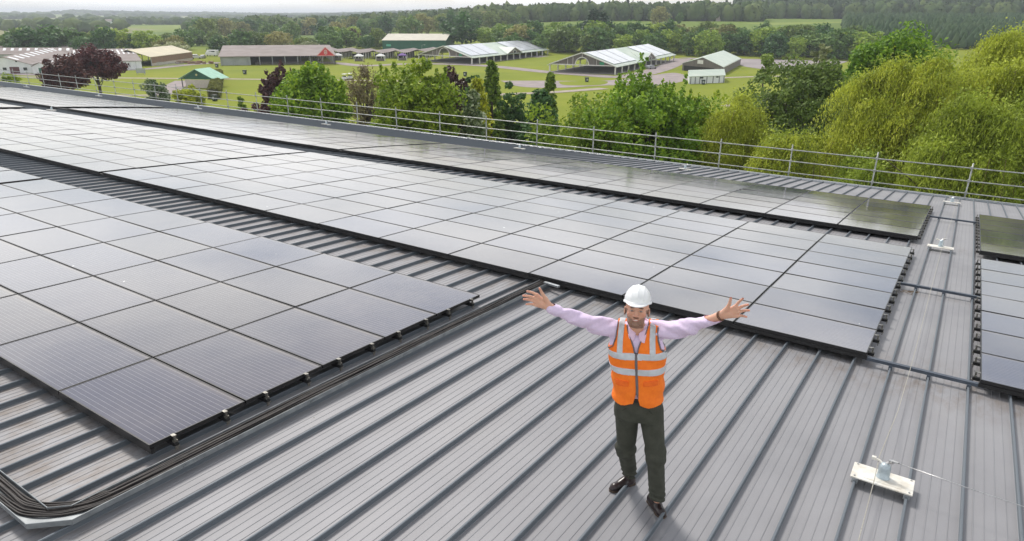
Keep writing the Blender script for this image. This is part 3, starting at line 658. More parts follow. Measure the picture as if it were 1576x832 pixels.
    if dormer:
        c0 = FRp + ax * .5; hw = ln * .10; hd = (ridge - eave) * .62; dp = .62 * wd / 2; D = MB(); tip = c0 + Z * (eave + hd) - sn * .9; bk = c0 + Z * (eave + hd) + sn * dp
        for s_ in (-1, 1):
            f0 = c0 + an * (s_ * hw) + Z * (eave + .02) - sn * .9; slab_quad(D, [L(f0), L(tip), L(bk + nn * .1), L(c0 + an * (s_ * hw) + Z * (eave + .3) + sn * .5)], .14)
        D.build('cross_gable_roof', BM['green_roof'], e)
        g = MB(); g.add([L(c0 - an * hw * .95 + Z * eave - sn * .6), L(c0 + an * hw * .95 + Z * eave - sn * .6), L(c0 + Z * (eave + hd * .95) - sn * .6), L(c0 - an * hw * .95 + Z * eave - sn * .45), L(c0 + an * hw * .95 + Z * eave - sn * .45), L(c0 + Z * (eave + hd * .95) - sn * .45)], [(0, 1, 2), (5, 4, 3), (0, 3, 4, 1), (1, 4, 5, 2), (2, 5, 3, 0)]); g.build('cross_gable_wall', BM['timber'], e)
        a_ = MB(); a_.tube([L(c0 + an * (hw * .2 * math.cos(t)) + Z * (eave + hd * (.18 + .35 * math.sin(t))) - sn * .66) for t in np.linspace(-.5, math.pi + .5, 12)], .12, 6); a_.beam(L(c0 - an * hw + Z * eave - sn * .95), L(tip), .1, .25); a_.beam(L(c0 + an * hw + Z * eave - sn * .95), L(tip), .1, .25); a_.build('cross_gable_trim', BM['ringw'], e)
        wdw = MB(); wdw.box(L(c0 + Z * (eave + hd * .3) - sn * .63), (hw * .36, .1, hd * .4), math.atan2(an.y, an.x)); wdw.build('window', BM['glassd'], e)
    return e
show_barn('largest open barn with white roof panels and arched gable, middle right of the show ground', (846, 110.6), (946.6, 114.6), (1037, 93.3), 2.9, 7.1, 11)
show_barn('open barn with white roof panels standing further left beside the dark green shed', (645, 94), (726.4, 99), (842.6, 84.7), 2.9, 7.0, 12)

def wall_box(mb, a, b, h0, h1, th=.2):
    a = Vector(a); b = Vector(b); d = (b - a).normalized(); n = Vector((-d.y, d.x, 0)) * th / 2; Z = Vector((0, 0, 1)); mb.hexa([a - n + Z * h0, b - n + Z * h0, b + n + Z * h0, a + n + Z * h0, a - n + Z * h1, b - n + Z * h1, b + n + Z * h1, a + n + Z * h1])
def shed(name, label, fl, fr, br, eave, ridge, roofm, wallm, walls='FRBL', doors=(), lights=0, axis='depth', ov=.4, cat='shed', fl_raw=None):
    """gable shed; axis 'depth': ridge runs FR->BR; 'wide': ridge runs FL->FR. walls: which of Front Right Back Left are closed"""
    FL, FR_, BR = (q if isinstance(q, Vector) else pt(*q) for q in (fl, fr, br)); BL = FL + BR - FR_; base = FR_.copy(); e = empty(name, tuple(base), 0, label, cat); Z = Vector((0, 0, 1)); L = lambda q: q - base
    if axis == 'depth': E = [(FR_, BR), (FL, BL)]
    else: E = [(FL, FR_), (BL, BR)]
    R0, R1 = (E[0][0] + E[1][0]) / 2 + Z * ridge, (E[0][1] + E[1][1]) / 2 + Z * ridge; an = (E[0][1] - E[0][0]).normalized()
    for k, (a, b) in enumerate(E):
        other = E[1 - k][0]; sg = (a - other).normalized(); half = (a - other).length / 2; sl = (ridge - eave) / half; m_ = MB()
        q = [a + Z * (eave - ov * sl) + sg * ov - an * ov, b + Z * (eave - ov * sl) + sg * ov + an * ov, R1 + an * ov, R0 - an * ov]
        slab_quad(m_, [L(x) for x in q], .14); m_.build('roof', roofm, e)
        if lights and (k == 0):
            nn = (q[1] - q[0]).cross(q[3] - q[0]).normalized(); nn = nn if nn.z > 0 else -nn
            for i in range(lights):
                t0 = (i + .25) / lights; t1 = (i + .62) / lights; s_ = MB()
                slab_quad(s_, [L(lerp(lerp(q[0], q[1], t), lerp(q[3], q[2], t), v_) + nn * .06) for t, v_ in ((t0, .55), (t1, .55), (t1, .9), (t0, .9))], .05); s_.build('rooflight', BM['sky'], e)
    W = {'F': (FL, FR_), 'R': (FR_, BR), 'B': (BR, BL), 'L': (BL, FL)}
    for k, (a, b) in W.items():
        if k not in walls: continue
        m_ = MB(); wall_box(m_, L(a), L(b), 0, eave)
        if (axis == 'depth') == (k in 'FB'):
            d = (b - a).normalized(); n = Vector((-d.y, d.x, 0)) * .1; m_.add([L(a + Z * eave - n), L(b + Z * eave - n), L((a + b) / 2 + Z * (ridge - .05) - n), L(a + Z * eave + n), L(b + Z * eave + n), L((a + b) / 2 + Z * (ridge - .05) + n)], [(0, 1, 2), (5, 4, 3), (1, 4, 5, 2), (2, 5, 3, 0)])
        m_.build('wall', wallm, e)
    for (wk, t0, t1, h0, h1, mt, nm) in doors:
        a, b = W[wk]; d = (b - a).normalized(); n = Vector((d.y, -d.x, 0)) * .14; c = MB(); wall_box(c, L(lerp(a, b, t0) + n), L(lerp(a, b, t1) + n), h0, h1, .1); c.build(nm, mt, e)
    if 'F' not in walls or 'R' not in walls:
        for k, (a, b) in W.items():
            if k in walls: continue
            n = max(2, int((b - a).length / 5))
            for i in range(n + 1):
                c = MB(); c.box(L(lerp(a, b, i / n) + Z * eave / 2), (.25, .25, eave), 0); c.build('post', BM['greyw'], e)
    return e
D_, G_ = BM['dred'], BM['glassd']
shed('white_gable_shed', 'white shed with dark red door in its gable, far left edge', (-30, 113), (51, 112.5), (110, 93), 3.1, 5.6, BM['brown'], BM['white'], 'FRBL', [('F', .58, .76, 0, 2.2, D_, 'door'), ('F', .45, .52, 1., 2., G_, 'window'), ('F', .84, .91, 1., 2., G_, 'window'), ('F', .72, .75, 3.8, 4.3, G_, 'window')], 9)
shed('white_lean_to', 'low white building with a green door between the white gable and the copper beech', (52, 113.5), (77, 114.5), (125, 97), 2.7, 4.0, BM['brown'], BM['white'], 'FRBL', [('F', .40, .62, 0, 2.1, BM['dkgreen'], 'door')], 6)
shed('long_white_shed', 'long shed with white front wall and rooflights behind the large copper beech', (120, 109.5), (219, 106.5), (196, 91), 3.2, 6.2, BM['brown'], BM['white'], 'FRBL', [('F', t, t + .004, 0, 3.1, BM['greyw'], 'wall_joint') for t in (.2, .35, .5, .62, .72, .82, .91)], 13, 'wide')
for k, (v, u1, lab) in enumerate(((94, 112, 'nearest of the long brown-roofed sheds behind the white gable'), (86.5, 135, 'middle one of the long brown-roofed sheds behind the white gable'), (81, 160, 'farthest of the long brown-roofed sheds behind the white gable'))):
    shed('long_brown_shed', lab, (-60, v), (u1, v), (u1 + 4, v - 5), 3., 5.2 + .2 * k, BM['brown'], BM['greyw'], 'FRBL', [], 0 if k else 14, 'wide')
shed('tan_roofed_barn', 'barn with tan roof and brown board wall behind the green hut', (168, 100), (234, 101.5), (297, 92), 3.6, 6.2, BM['tan'], BM['brick'], 'RB', [('R', .0, .98, .0, 1.0, BM['block'], 'block_base')], 0)
shed('cattle_shed', 'long brown-roofed shed with grey wall at its left and open dark front', (341, 100.5), (516, 98.5), (499, 84.5), 3.6, 6.4, BM['brown'], BM['greyw'], 'BL', [], 0, 'wide', ov=.8)
def extras():
    a, b = pt(341, 100.5), pt(516, 98.5); base = a.copy(); e = [o for o in bpy.data.objects if o.name == 'cattle_shed'][0]; bb = Vector(e.location); m_ = MB(); wall_box(m_, a - bb + Vector((0, .5, 0)), lerp(a, b, .25) - bb + Vector((0, .5, 0)), 0, 3.4); m_.build('grey_front_wall', BM['greyw'], e)
    m_ = MB(); wall_box(m_, lerp(a, b, .25) - bb + Vector((0, 9, 0)), lerp(a, b, .62) - bb + Vector((0, 9, 0)), 0, 3.3); m_.build('inner_shade_sheet', BM['dark'], e)  # near-black sheet, the shed's interior shade put into its colour
    # red pediment
    rp_ = MB(); c = pt(503, 99.5); Z = Vector((0, 0, 1)); w_ = 3.5; f = c - bb; d = (b - a).normalized(); n = Vector((d.y, -d.x, 0)) * 1.0
    rp_.add([f - d * w_ + Z * 3.7 + n, f + d * w_ + Z * 3.7 + n, f + Z * 7. + n, f - d * w_ + Z * 3.7 + n * .8, f + d * w_ + Z * 3.7 + n * .8, f + Z * 7. + n * .8], [(0, 1, 2), (5, 4, 3), (0, 3, 4, 1), (1, 4, 5, 2), (2, 5, 3, 0)]); p = rp_.build('red_pediment', BM['red'], e)
    t = MB()
    for q0, q1 in ((f - d * w_ + Z * 3.7, f + d * w_ + Z * 3.7), (f - d * w_ + Z * 3.7, f + Z * 7.), (f + d * w_ + Z * 3.7, f + Z * 7.)): t.beam(q0 + n * 1.05, q1 + n * 1.05, .12, .28)
    t.build('pediment_trim', simple('pale_red_trim', (.75, .35, .35), None, 2, .6), p)
    k = MB(); o_ = f + n * 1.08 + Z * 5.0
    k.tube([o_ + d * x + Z * y for x, y in ((-.5, -.5), (-.5, .5), (-.2, .9), (.2, .9), (.5, .5), (.5, -.5), (0, -.8), (-.5, -.5))], .1, 5); k.beam(o_ - Z * .6, o_ + Z * .7, .1, .14); k.beam(o_ - d * .4, o_ + d * .4, .14, .1); k.build('white_emblem', BM['ringw'], p)
    for s_ in (-1, 1):
        q = MB(); q.box(f + d * (s_ * w_ * .9) + n + Z * 1.85, (.22, .22, 3.7)); q.build('post', BM['timber'], e)
    r_ = MB(); q0, q1 = lerp(a, b, .3) - bb - Vector((0, 1, 0)), b - bb - Vector((0, 1, 0))
    for i in range(46): r_.box(lerp(q0, q1, i / 45) + Z * .6, (.1, .1, 1.2))
    for z in (.4, .8, 1.15): r_.beam(q0 + Z * z, q1 + Z * z, .06, .1)
    o = r_.build('timber_fence', BM['timber']); o.location = bb; tag(o, 'grey timber rail fence in front of the open shed with red gable', 'fence')
extras()
gs = shed('dark_green_shed', 'dark green shed with cream roof behind the market stalls', (589.4, 78.6), (686, 78.6), (699, 74.3), 6.0, 9.0, BM['cream'], BM['dkgreen'], 'FRBL', [('F', .06, .13, 2.7, 3.8, simple('green_logo_board', (.1, .5, .35), None, 2, .5), 'sign_board'), ('F', .055, .135, 2.9, 3.1, BM['ringw'], 'sign_lettering')] , 0, 'wide')
shed('timber_hall', 'timber hall with pale green roof behind the small white shed', (1050, 108), (1112, 114.6), (1139, 99.5), 2.7, 5.4, BM['green_roof'], BM['timber'], 'FRBL', [('F', .05, .8, 0, 1.9, BM['dark'], 'front_shade_panel'), ('F', .38, .52, 3.0, 4.3, BM['ringw'], 'white_sign')], 0)  # dark front panel: interior shade painted over a closed wall
shed('small_white_shed', 'small white shed with pale green roof and dark battens on the grass', (1060.5, 129), (1114, 126.8), (1109, 120.5), 2.3, 3.6, BM['green_roof'], BM['white'], 'FRBL', [('F', t, t + .015, 0, 2.25, BM['pvline'], 'batten') for t in (.02, .15, .28, .48, .66, .84, .975)] + [('F', .3, .38, 1.5, 2.0, G_, 'window'), ('F', .75, .82, 1.6, 2.0, G_, 'window')], 0, 'wide')
def hut():
    FL, FR_ = pt(281, 134.5), pt(330, 135.5); d = (FR_ - FL).normalized(); n = Vector((-d.y, d.x, 0)); base = FL.copy(); e = empty('green_roofed_hut', tuple(base), 0, 'open show ring hut with mint green roof and pale block wall', 'hut'); Z = Vector((0, 0, 1)); w_ = (FR_ - FL).length; ez, rz_ = 2.7, 5.2; dp = 7.
    L = lambda x, y, z: d * x + n * y + Z * z
    r_ = MB(); slab_quad(r_, [L(-.8, -.6, ez - .3), L(-.8, dp, ez - .3), L(w_ / 2, dp, rz_), L(w_ / 2, -.6, rz_)], .12); slab_quad(r_, [L(w_ + .8, -.6, ez - .3), L(w_ + .8, dp, ez - .3), L(w_ / 2, dp, rz_), L(w_ / 2, -.6, rz_)], .12); r_.build('roof', BM['mint'], e)
    g = MB(); g.add([L(0, 0, ez - .3), L(w_, 0, ez - .3), L(w_ / 2, 0, rz_ - .15), L(0, .12, ez - .3), L(w_, .12, ez - .3), L(w_ / 2, .12, rz_ - .15)], [(0, 1, 2), (5, 4, 3), (0, 3, 4, 1), (1, 4, 5, 2), (2, 5, 3, 0)]); g.build('gable_board', BM['dkgreen'], e)
    c = MB(); c.lathe([(.3, -.03), (.3, .03)], L(w_ / 2, -.05, 3.6), 12, M=Matrix.Rotation(R(90), 3, 'X')); c.build('badge', simple('pale_gold_badge', (.55, .52, .25), None, 3, .5), e)
    wl = MB(); wl.box(L(w_ * .56, -.15, 1.15), (w_ * .86, .2, 2.3), math.atan2(d.y, d.x)); wl.build('block_wall', BM['block'], e)
    for x in (.05, w_ * .14, w_ * .74, w_ - .1):
        p = MB(); p.box(L(x, .15, 1.25), (.2, .2, 2.5), math.atan2(d.y, d.x)); p.build('post', BM['pvline'], e)
hut()
# market stalls
def stall_row(u, v, ln, lab):
    base = pt(u, v); e = empty('market_stall_row', tuple(base), R(-12), lab, 'stall row', 'brown roofed rows of market stalls'); r_ = MB(); w_ = 4.2; Z = 2.7
    for s_ in (-1, 1): slab_quad(r_, [Vector((s_ * w_, 0, Z)), Vector((s_ * w_, ln, Z)), Vector((0, ln, Z + 1.1)), Vector((0, 0, Z + 1.1))], .12)
    r_.build('roof', BM['brown'], e)
    for i in range(int(ln / 3) + 1):
        for s_ in (-1, 1):
            p = MB(); p.box((s_ * 3.9, i * 3, 1.35), (.2, .2, 2.7)); p.build('post', BM['post'], e)
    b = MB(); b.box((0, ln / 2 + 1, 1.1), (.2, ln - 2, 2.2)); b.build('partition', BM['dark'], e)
for i, (u, v, ln) in enumerate(((575, 90.5, 26), (609, 90, 26), (643, 88.5, 26), (540, 90.5, 24), (510, 89, 24), (480, 88, 22))):
    stall_row(u, v, ln, ('brown roofed row of open stalls behind the white gazebo, ', 'brown roofed row of stalls between the white and the purple gazebo, ', 'brown roofed row of stalls right of the purple gazebo, ', 'brown roofed stalls just right of the red gable, ', 'brown roofed stalls right behind the red gable, ', 'brown roofed stalls left of the red gable, ')[i] + 'white posts')
def gazebo(u, v, mt, lab):
    base = pt(u, v); e = empty('gazebo', tuple(base), R(random.uniform(-6, 6)), lab, 'gazebo', 'white framed gazebos at the stalls'); c = MB()
    c.add([(-2, -1.5, 2.2), (2, -1.5, 2.2), (2, 1.5, 2.2), (-2, 1.5, 2.2), (-.5, 0, 3.1), (.5, 0, 3.1)], [(0, 1, 5, 4), (1, 2, 5), (2, 3, 4, 5), (3, 0, 4), (3, 2, 1, 0)]); c.box((0, -1.5, 2.1), (4, .06, .3)); c.build('canopy', mt, e)
    for sx in (-1, 1):
        for sy in (-1, 1): l_ = MB(); l_.box((sx * 1.95, sy * 1.45, 1.1), (.16, .16, 2.2)); l_.build('leg', BM['canvas'], e)
    b = MB(); b.box((0, -1.2, .55), (3.5, .1, 1.1)); b.build('counter', BM['timber'], e)
for u, v, mt, lab in ((553, 93.6, 'canvas', 'white gazebo left of the middle of the stalls, above the buggies'), (586, 93.3, 'canvas', 'white gazebo between the other white one and the purple topped one'), (619.5, 92.3, 'purple', 'gazebo with purple canopy on white legs'), (520, 92.5, 'canvas', 'white gazebo just right of the red gable'), (489, 93.5, 'canvas', 'white gazebo under the red gable'), (455, 94, 'canvas', 'white gazebo behind the timber fence left of the red gable')): gazebo(u, v, BM[mt], lab)
# vehicles
VM = dict(white=simple('white_paint', (.78, .78, .78), None, 2, .3), silver=simple('silver_paint', (.45, .46, .48), None, 2, .3, .5), dark=simple('dark_vehicle_trim', (.02, .02, .022), None, 2, .4), tyre=simple('black_tyre', (.02, .02, .02), None, 2, .9))
def vehicle(name, u, v, rz, lab, cat, L_=4.6, W_=1.9, H_=2., prof=None, paint='white'):
    base = pt(u, v); e = empty(name, tuple(base), R(rz), lab, cat)
    prof = prof or [(-.5, .18), (-.5, .62), (-.44, .95), (.12, 1.), (.26, .62), (.48, .5), (.5, .18)]
    b = MB(); n = len(prof); vs = [(x * L_, -W_ / 2 * (1 if z < .65 else .88), z * H_) for x, z in prof] + [(x * L_, W_ / 2 * (1 if z < .65 else .88), z * H_) for x, z in prof]
    b.add(vs, [tuple(range(n)), tuple(range(2 * n - 1, n - 1, -1))] + [(i, n + i, n + (i + 1) % n, (i + 1) % n) for i in range(n)]); b.build('body', VM[paint], e, bevel=.05)
    for sy in (-1, 1):
        g = MB(); g.box((-.1 * L_, sy * W_ * .463, .78 * H_), (.5 * L_, .06, .2 * H_)); g.build('side_window', VM['dark'], e)
    g = MB(); g.box((.21 * L_, 0, .80 * H_), (.05, W_ * .75, .24 * H_)); g.build('windscreen', VM['dark'], e)
    for sx in (-.3, .32):
        for sy in (-1, 1):
            w_ = MB(); w_.lathe([(.32, -.1), (.34, 0), (.32, .1)], (sx * L_, sy * W_ * .46, .33), 14, M=Matrix.Rotation(R(90), 3, 'X')); w_.build('wheel', VM['tyre'], e)
box_prof = [(-.5, .15), (-.5, .95), (-.47, 1.), (.32, 1.), (.42, .62), (.5, .5), (.5, .15)]
vehicle('camper_van', 327, 86, 170, 'white camper van parked in front of the trees right of the tan barn', 'camper', 6.2, 2.3, 2.9, box_prof)
vehicle('parked_car', 302, 90, 30, 'white car parked at the right end of the tan barn', 'car', 4.6, 1.9, 2.0)
vehicle('parked_car', 313, 89.5, 100, 'silver grey car parked between the white car and the camper', 'car', 4.4, 1.8, 1.6, None, 'silver')
vehicle('parked_car', 1002, 106, 35, 'silver car parked beside the columns of the largest open barn', 'car', 4.4, 1.8, 1.5, None, 'silver')
vehicle('parked_van', 1194, 112.5, 0, 'white van parked at the edge of the gravel lot behind the sparse tree', 'van', 5., 2., 2.2, box_prof)
def buggy(u, v, rz, lab):
    base = pt(u, v); e = empty('golf_buggy', tuple(base), R(rz), lab, 'golf buggy', 'two buggies on the grass'); b = MB(); b.box((0, 0, .5), (2.3, 1.2, .35)); b.box((.85, 0, .8), (.5, 1.1, .35)); b.box((-.75, 0, .85), (.6, 1.15, .4)); b.build('body', VM['white'], e, bevel=.05)
    s_ = MB(); s_.box((-.1, 0, .8), (.5, 1.1, .16)); s_.box((-.35, 0, 1.1), (.14, 1.1, .5)); s_.build('seat', VM['dark'], e)
    r_ = MB(); r_.box((0, 0, 1.9), (2., 1.25, .08)); r_.build('canopy', VM['white'], e, bevel=.02)
    for sx in (-.85, .75):
        for sy in (-.55, .55): p = MB(); p.tube([(sx, sy, .7), (sx * .95, sy, 1.87)], .025, 6); p.build('strut', VM['dark'], e)
    for sx in (-.8, .8):
        for sy in (-.55, .55): w_ = MB(); w_.lathe([(.22, -.09), (.24, 0), (.22, .09)], (sx, sy, .24), 12, M=Matrix.Rotation(R(90), 3, 'X')); w_.build('wheel', VM['tyre'], e)
buggy(531, 123, 80, 'left one of the two white golf buggies on the grass'); buggy(539.5, 122, 95, 'right one of the two white golf buggies, next to the bare brown tree')
def bin_(u, v, lab, mt, h=1.5):
    base = pt(u, v); e = empty('litter_bin', tuple(base), R(random.uniform(-20, 20)), lab, 'litter bin'); b = MB(); b.hexa([(-.42, -.42, .05), (.42, -.42, .05), (.42, .42, .05), (-.42, .42, .05), (-.5, -.5, h * .85), (.5, -.5, h * .85), (.5, .5, h * .85), (-.5, .5, h * .85)]); b.build('bin_body', mt, e)
    l_ = MB(); l_.box((0, 0, h * .9), (1.1, 1.1, h * .12)); l_.build('lid', mt, e); p = MB(); p.box((0, -.5, h * .5), (.5, .06, h * .4)); p.build('label_panel', BM['greyw'], e)
dkb = simple('black_green_plastic', (.015, .03, .025), None, 2, .5)
for u, v, lab in ((334, 103.5, 'green bin on the grass above the clipped hedge'), (377, 114, 'black bin on the grass below the grey wall of the long shed'), (903, 126, 'dark green bin on the grass below the largest open barn'), (716, 117, 'black and white bin on the grass behind the dark pine'), (1082, 129.8, 'dark bin in front of the small white shed'), (331, 155, 'dark green bin at the near end of the clipped hedge')): bin_(u, v, lab, dkb)
s_ = MB(); s_.box((0, 0, 1.3), (3.2, .15, 1.6)); s_.box((-1.2, 0, .3), (.15, .15, .6)); s_.box((1.2, 0, .3), (.15, .15, .6)); o = s_.build('notice_board', BM['greyw']); o.location = pt(217.5, 114.5); tag(o, 'grey notice board on the grass in front of the long white shed', 'notice board')

def pens():
    base = pt(262, 101.5); e = empty('metal_pens', tuple(base), R(14), 'grey metal livestock pens stacked in front of the tan barn', 'pens')
    for i in range(9):
        b = MB(); x = (i % 5) * 2.1 - 5; y = (i // 5) * 1.6
        for z in (.3, .7, 1.1, 1.5): b.beam((x, y, z), (x + 1.9, y, z), .06, .06)
        for k in range(5): b.beam((x + k * .47, y, 0), (x + k * .47, y, 1.6), .05, .05)
        b.build('hurdle', BM['greyw'], e)
    base = pt(300, 98); o_ = MB(); rg = random.Random(5)
    for i in range(16): o_.box((rg.uniform(-7, 7), rg.uniform(-1.5, 1.5), .4 + rg.random() * .5), (rg.uniform(.8, 2.2), rg.uniform(.8, 1.4), .9), rg.uniform(0, 3))
    o = o_.build('timber_stack', BM['brick']); o.location = base; tag(o, 'stack of brown timber between the tan barn and the long open shed', 'timber stack')
    for u, v, lab in ((440, 99, 'nearest'), (700, 96, 'left barn'), (1012, 112, 'largest barn')): pass
pens()
def lamp_post(u, v, h, lab):
    base = pt(u, v); e = empty('street_lamp', tuple(base), 0, lab, 'street lamp'); b = MB(); b.tube([(0, 0, 0), (0, 0, h), (.3, 0, h + .3), (1.1, 0, h + .35)], [.09, .06, .05, .04], 6); b.build('pole', BM['greyw'], e); l_ = MB(); l_.box((1.3, 0, h + .33), (.7, .25, .12)); l_.build('lamp_head', BM['ringw'], e)
lamp_post(663, 93, 5.5, 'thin grey lamp post beside the left open barn'); lamp_post(650, 88, 5.5, 'thin grey lamp post behind the left corner of the left open barn')
# ------------------------------------------------------------------ trees
def leaf_mat(name, c1, c2, c3, trans=.25, rough=.6):
    m, nt, b = new_mat(name); g = nt.nodes.new('ShaderNodeNewGeometry'); oi = nt.nodes.new('ShaderNodeObjectInfo')
    r_ = ramp(nt, [(0, c1), (.5, c2), (1, c3)]); n1 = noise(nt, .55, 3); v = mathn(nt, 'ADD', mathn(nt, 'MULTIPLY', g.outputs['Random Per Island'], .55), mathn(nt, 'SUBTRACT', mathn(nt, 'MULTIPLY', n1.outputs['Fac'], 1.3), .4)); nt.links.new(v, r_.inputs[0])
    hs = nt.nodes.new('ShaderNodeHueSaturation'); nt.links.new(r_.outputs[0], hs.inputs['Color']); mr = nt.nodes.new('ShaderNodeMapRange'); nt.links.new(oi.outputs['Random'], mr.inputs[0]); mr.inputs[3].default_value = .95; mr.inputs[4].default_value = 1.4; nt.links.new(mr.outputs[0], hs.inputs['Value'])
    mh = nt.nodes.new('ShaderNodeMapRange'); nt.links.new(oi.outputs['Random'], mh.inputs[0]); mh.inputs[3].default_value = .515; mh.inputs[4].default_value = .485; nt.links.new(mh.outputs[0], hs.inputs['Hue'])
    nt.links.new(hs.outputs[0], b.inputs['Base Color']); b.inputs['Roughness'].default_value = rough; b.inputs['Specular IOR Level'].default_value = .3
    t = nt.nodes.new('ShaderNodeBsdfTranslucent'); nt.links.new(hs.outputs[0], t.inputs['Color']); ms = nt.nodes.new('ShaderNodeMixShader'); ms.inputs[0].default_value = trans
    nt.links.new(b.outputs[0], ms.inputs[1]); nt.links.new(t.outputs[0], ms.inputs[2]); nt.links.new(ms.outputs[0], nt.nodes['Material Output'].inputs['Surface']); return m
LM = dict(
    maple=leaf_mat('maple_leaves', (0.040, 0.078, 0.009), (0.178, 0.302, 0.027), (0.400, 0.511, 0.041), .3), green=leaf_mat('green_leaves', (0.038, 0.069, 0.009), (0.170, 0.264, 0.024), (0.343, 0.423, 0.034), .3),
    yellowg=leaf_mat('yellow_green_leaves', (0.078, 0.102, 0.009), (0.301, 0.354, 0.027), (0.543, 0.539, 0.041), .3), olive=leaf_mat('oak_leaves', (0.039, 0.061, 0.013), (0.143, 0.208, 0.044), (0.264, 0.330, 0.070), .25),
    dark=leaf_mat('dark_leaves', (0.026, 0.072, 0.020), (0.066, 0.142, 0.038), (0.131, 0.237, 0.059), .2), blossom=leaf_mat('hawthorn_leaves', (0.041, 0.081, 0.027), (0.095, 0.149, 0.054), (0.459, 0.499, 0.338), .2),
    copper=leaf_mat('copper_leaves', (0.034, 0.011, 0.014), (0.081, 0.022, 0.024), (0.162, 0.047, 0.041), .2), willow=leaf_mat('willow_leaves', (0.070, 0.091, 0.012), (0.306, 0.369, 0.042), (0.561, 0.620, 0.096), .35),
    brown=leaf_mat('budding_twigs', (0.135, 0.101, 0.054), (0.230, 0.176, 0.095), (0.338, 0.297, 0.149), .2), cypress=leaf_mat('cypress_leaves', (0.026, 0.054, 0.009), (0.142, 0.220, 0.027), (0.285, 0.374, 0.041), .2),
    pale=leaf_mat('pale_leaves', (0.135, 0.176, 0.068), (0.270, 0.297, 0.135), (0.486, 0.486, 0.270), .25), mid=leaf_mat('woodland_leaves', (0.046, 0.107, 0.027), (0.106, 0.190, 0.042), (0.211, 0.309, 0.062), .2), conifer=leaf_mat('conifer_needles', (0.016, 0.038, 0.022), (0.035, 0.068, 0.036), (0.061, 0.101, 0.054), .1), lime=leaf_mat('spring_leaves', (0.115, 0.196, 0.030), (0.228, 0.330, 0.045), (0.389, 0.461, 0.075), .25), burg=leaf_mat('burgundy_leaves', (0.041, 0.019, 0.022), (0.081, 0.041, 0.041), (0.135, 0.068, 0.061), .2), rust=leaf_mat('rusty_leaves', (0.121, 0.131, 0.043), (0.242, 0.242, 0.077), (0.385, 0.374, 0.120), .2))
BARK = simple('bark', (.09, .07, .05), (.05, .04, .03), 3, .9, bump=.3, coord='World')
def leaf_quads(C, size, nrm_bias, asp=1.5, rng=RNG, hang=0.):
    n = len(C); N = rng.normal(size=(n, 3)) + nrm_bias; N /= np.linalg.norm(N, axis=1, keepdims=True)
    T = rng.normal(size=(n, 3)); 
    if hang: T = T * (1 - hang) + np.array([0, 0, -1.]) * hang * 2
    T -= N * (T * N).sum(1, keepdims=True); T /= np.linalg.norm(T, axis=1, keepdims=True); B = np.cross(N, T)
    s = (size * rng.uniform(.6, 1.35, n))[:, None]; a = T * s * asp / 2; b = B * s / 2
    V = np.stack([C - a, C + b * .9 - a * .15, C + a, C - b * .9 - a * .15], 1).reshape(-1, 3); F_ = np.arange(4 * n).reshape(n, 4); return V, F_
def crown(rng, shape, nclump, nleaf, size, clump_r, hmin=0., spikes=0.):
    """shape(t, rng)-> list of clump centres; unit crown scaled by caller"""
    C = shape(nclump, rng); rad = clump_r * rng.uniform(.6, 1.35, len(C)); pick = rng.integers(0, len(C), nleaf); D = rng.normal(size=(nleaf, 3)); D /= np.linalg.norm(D, axis=1, keepdims=True)
    rr = rng.uniform(.25, 1, nleaf) ** .45; P = C[pick] + D * (rad[pick] * rr)[:, None] * np.array([1, 1, .8]); 
    if spikes:      # upright leafy shoots standing out of the upper crown
        ns = 150; zt = np.quantile(P[:, 2], .5); up_ = np.where(P[:, 2] > zt)[0]; B0 = P[rng.choice(up_, ns)]; ln = rng.uniform(.3, 1., ns) * spikes; k = rng.choice(nleaf, int(nleaf * .16), replace=False); s_ = rng.integers(0, ns, len(k)); t = rng.random(len(k)); lean = rng.normal(0, .18, (ns, 2))
        P[k] = B0[s_] + np.concatenate([lean[s_] * (t * ln[s_])[:, None], (t * ln[s_])[:, None]], 1) + rng.normal(0, .5, (len(k), 3)) * (.10 + .22 * (1 - t))[:, None]
    return P, D
def ell_shape(rx, ry, rz, cz, low=-.5, jit=.12):
    def f(n, rng):
        D = rng.normal(size=(n * 3, 3)); D /= np.linalg.norm(D, axis=1, keepdims=True); D = D[D[:, 2] > low][:n]; k = rng.uniform(.62, 1.0, len(D)) * (1 + rng.normal(0, jit, len(D))); return D * k[:, None] * np.array([rx, ry, rz]) + np.array([0, 0, cz])
    return f
def cone_shape(r, z0, z1, p=.8):
    def f(n, rng):
        t = rng.random(n) ** 1.3; z = z0 + (z1 - z0) * t; rr = r * (1 - t) ** p * rng.uniform(.55, 1.05, n); a = rng.uniform(0, 6.283, n); return np.stack([rr * np.cos(a), rr * np.sin(a), z], 1)
    return f
def col_shape(r, z0, z1):
    def f(n, rng):
        t = rng.random(n); z = z0 + (z1 - z0) * t; rr = r * np.clip(np.minimum(1, (1.02 - t) * 1.6), 0, 1) ** .6 * rng.uniform(.6, 1.05, n); a = rng.uniform(0, 6.283, n); return np.stack([rr * np.cos(a), rr * np.sin(a), z], 1)
    return f
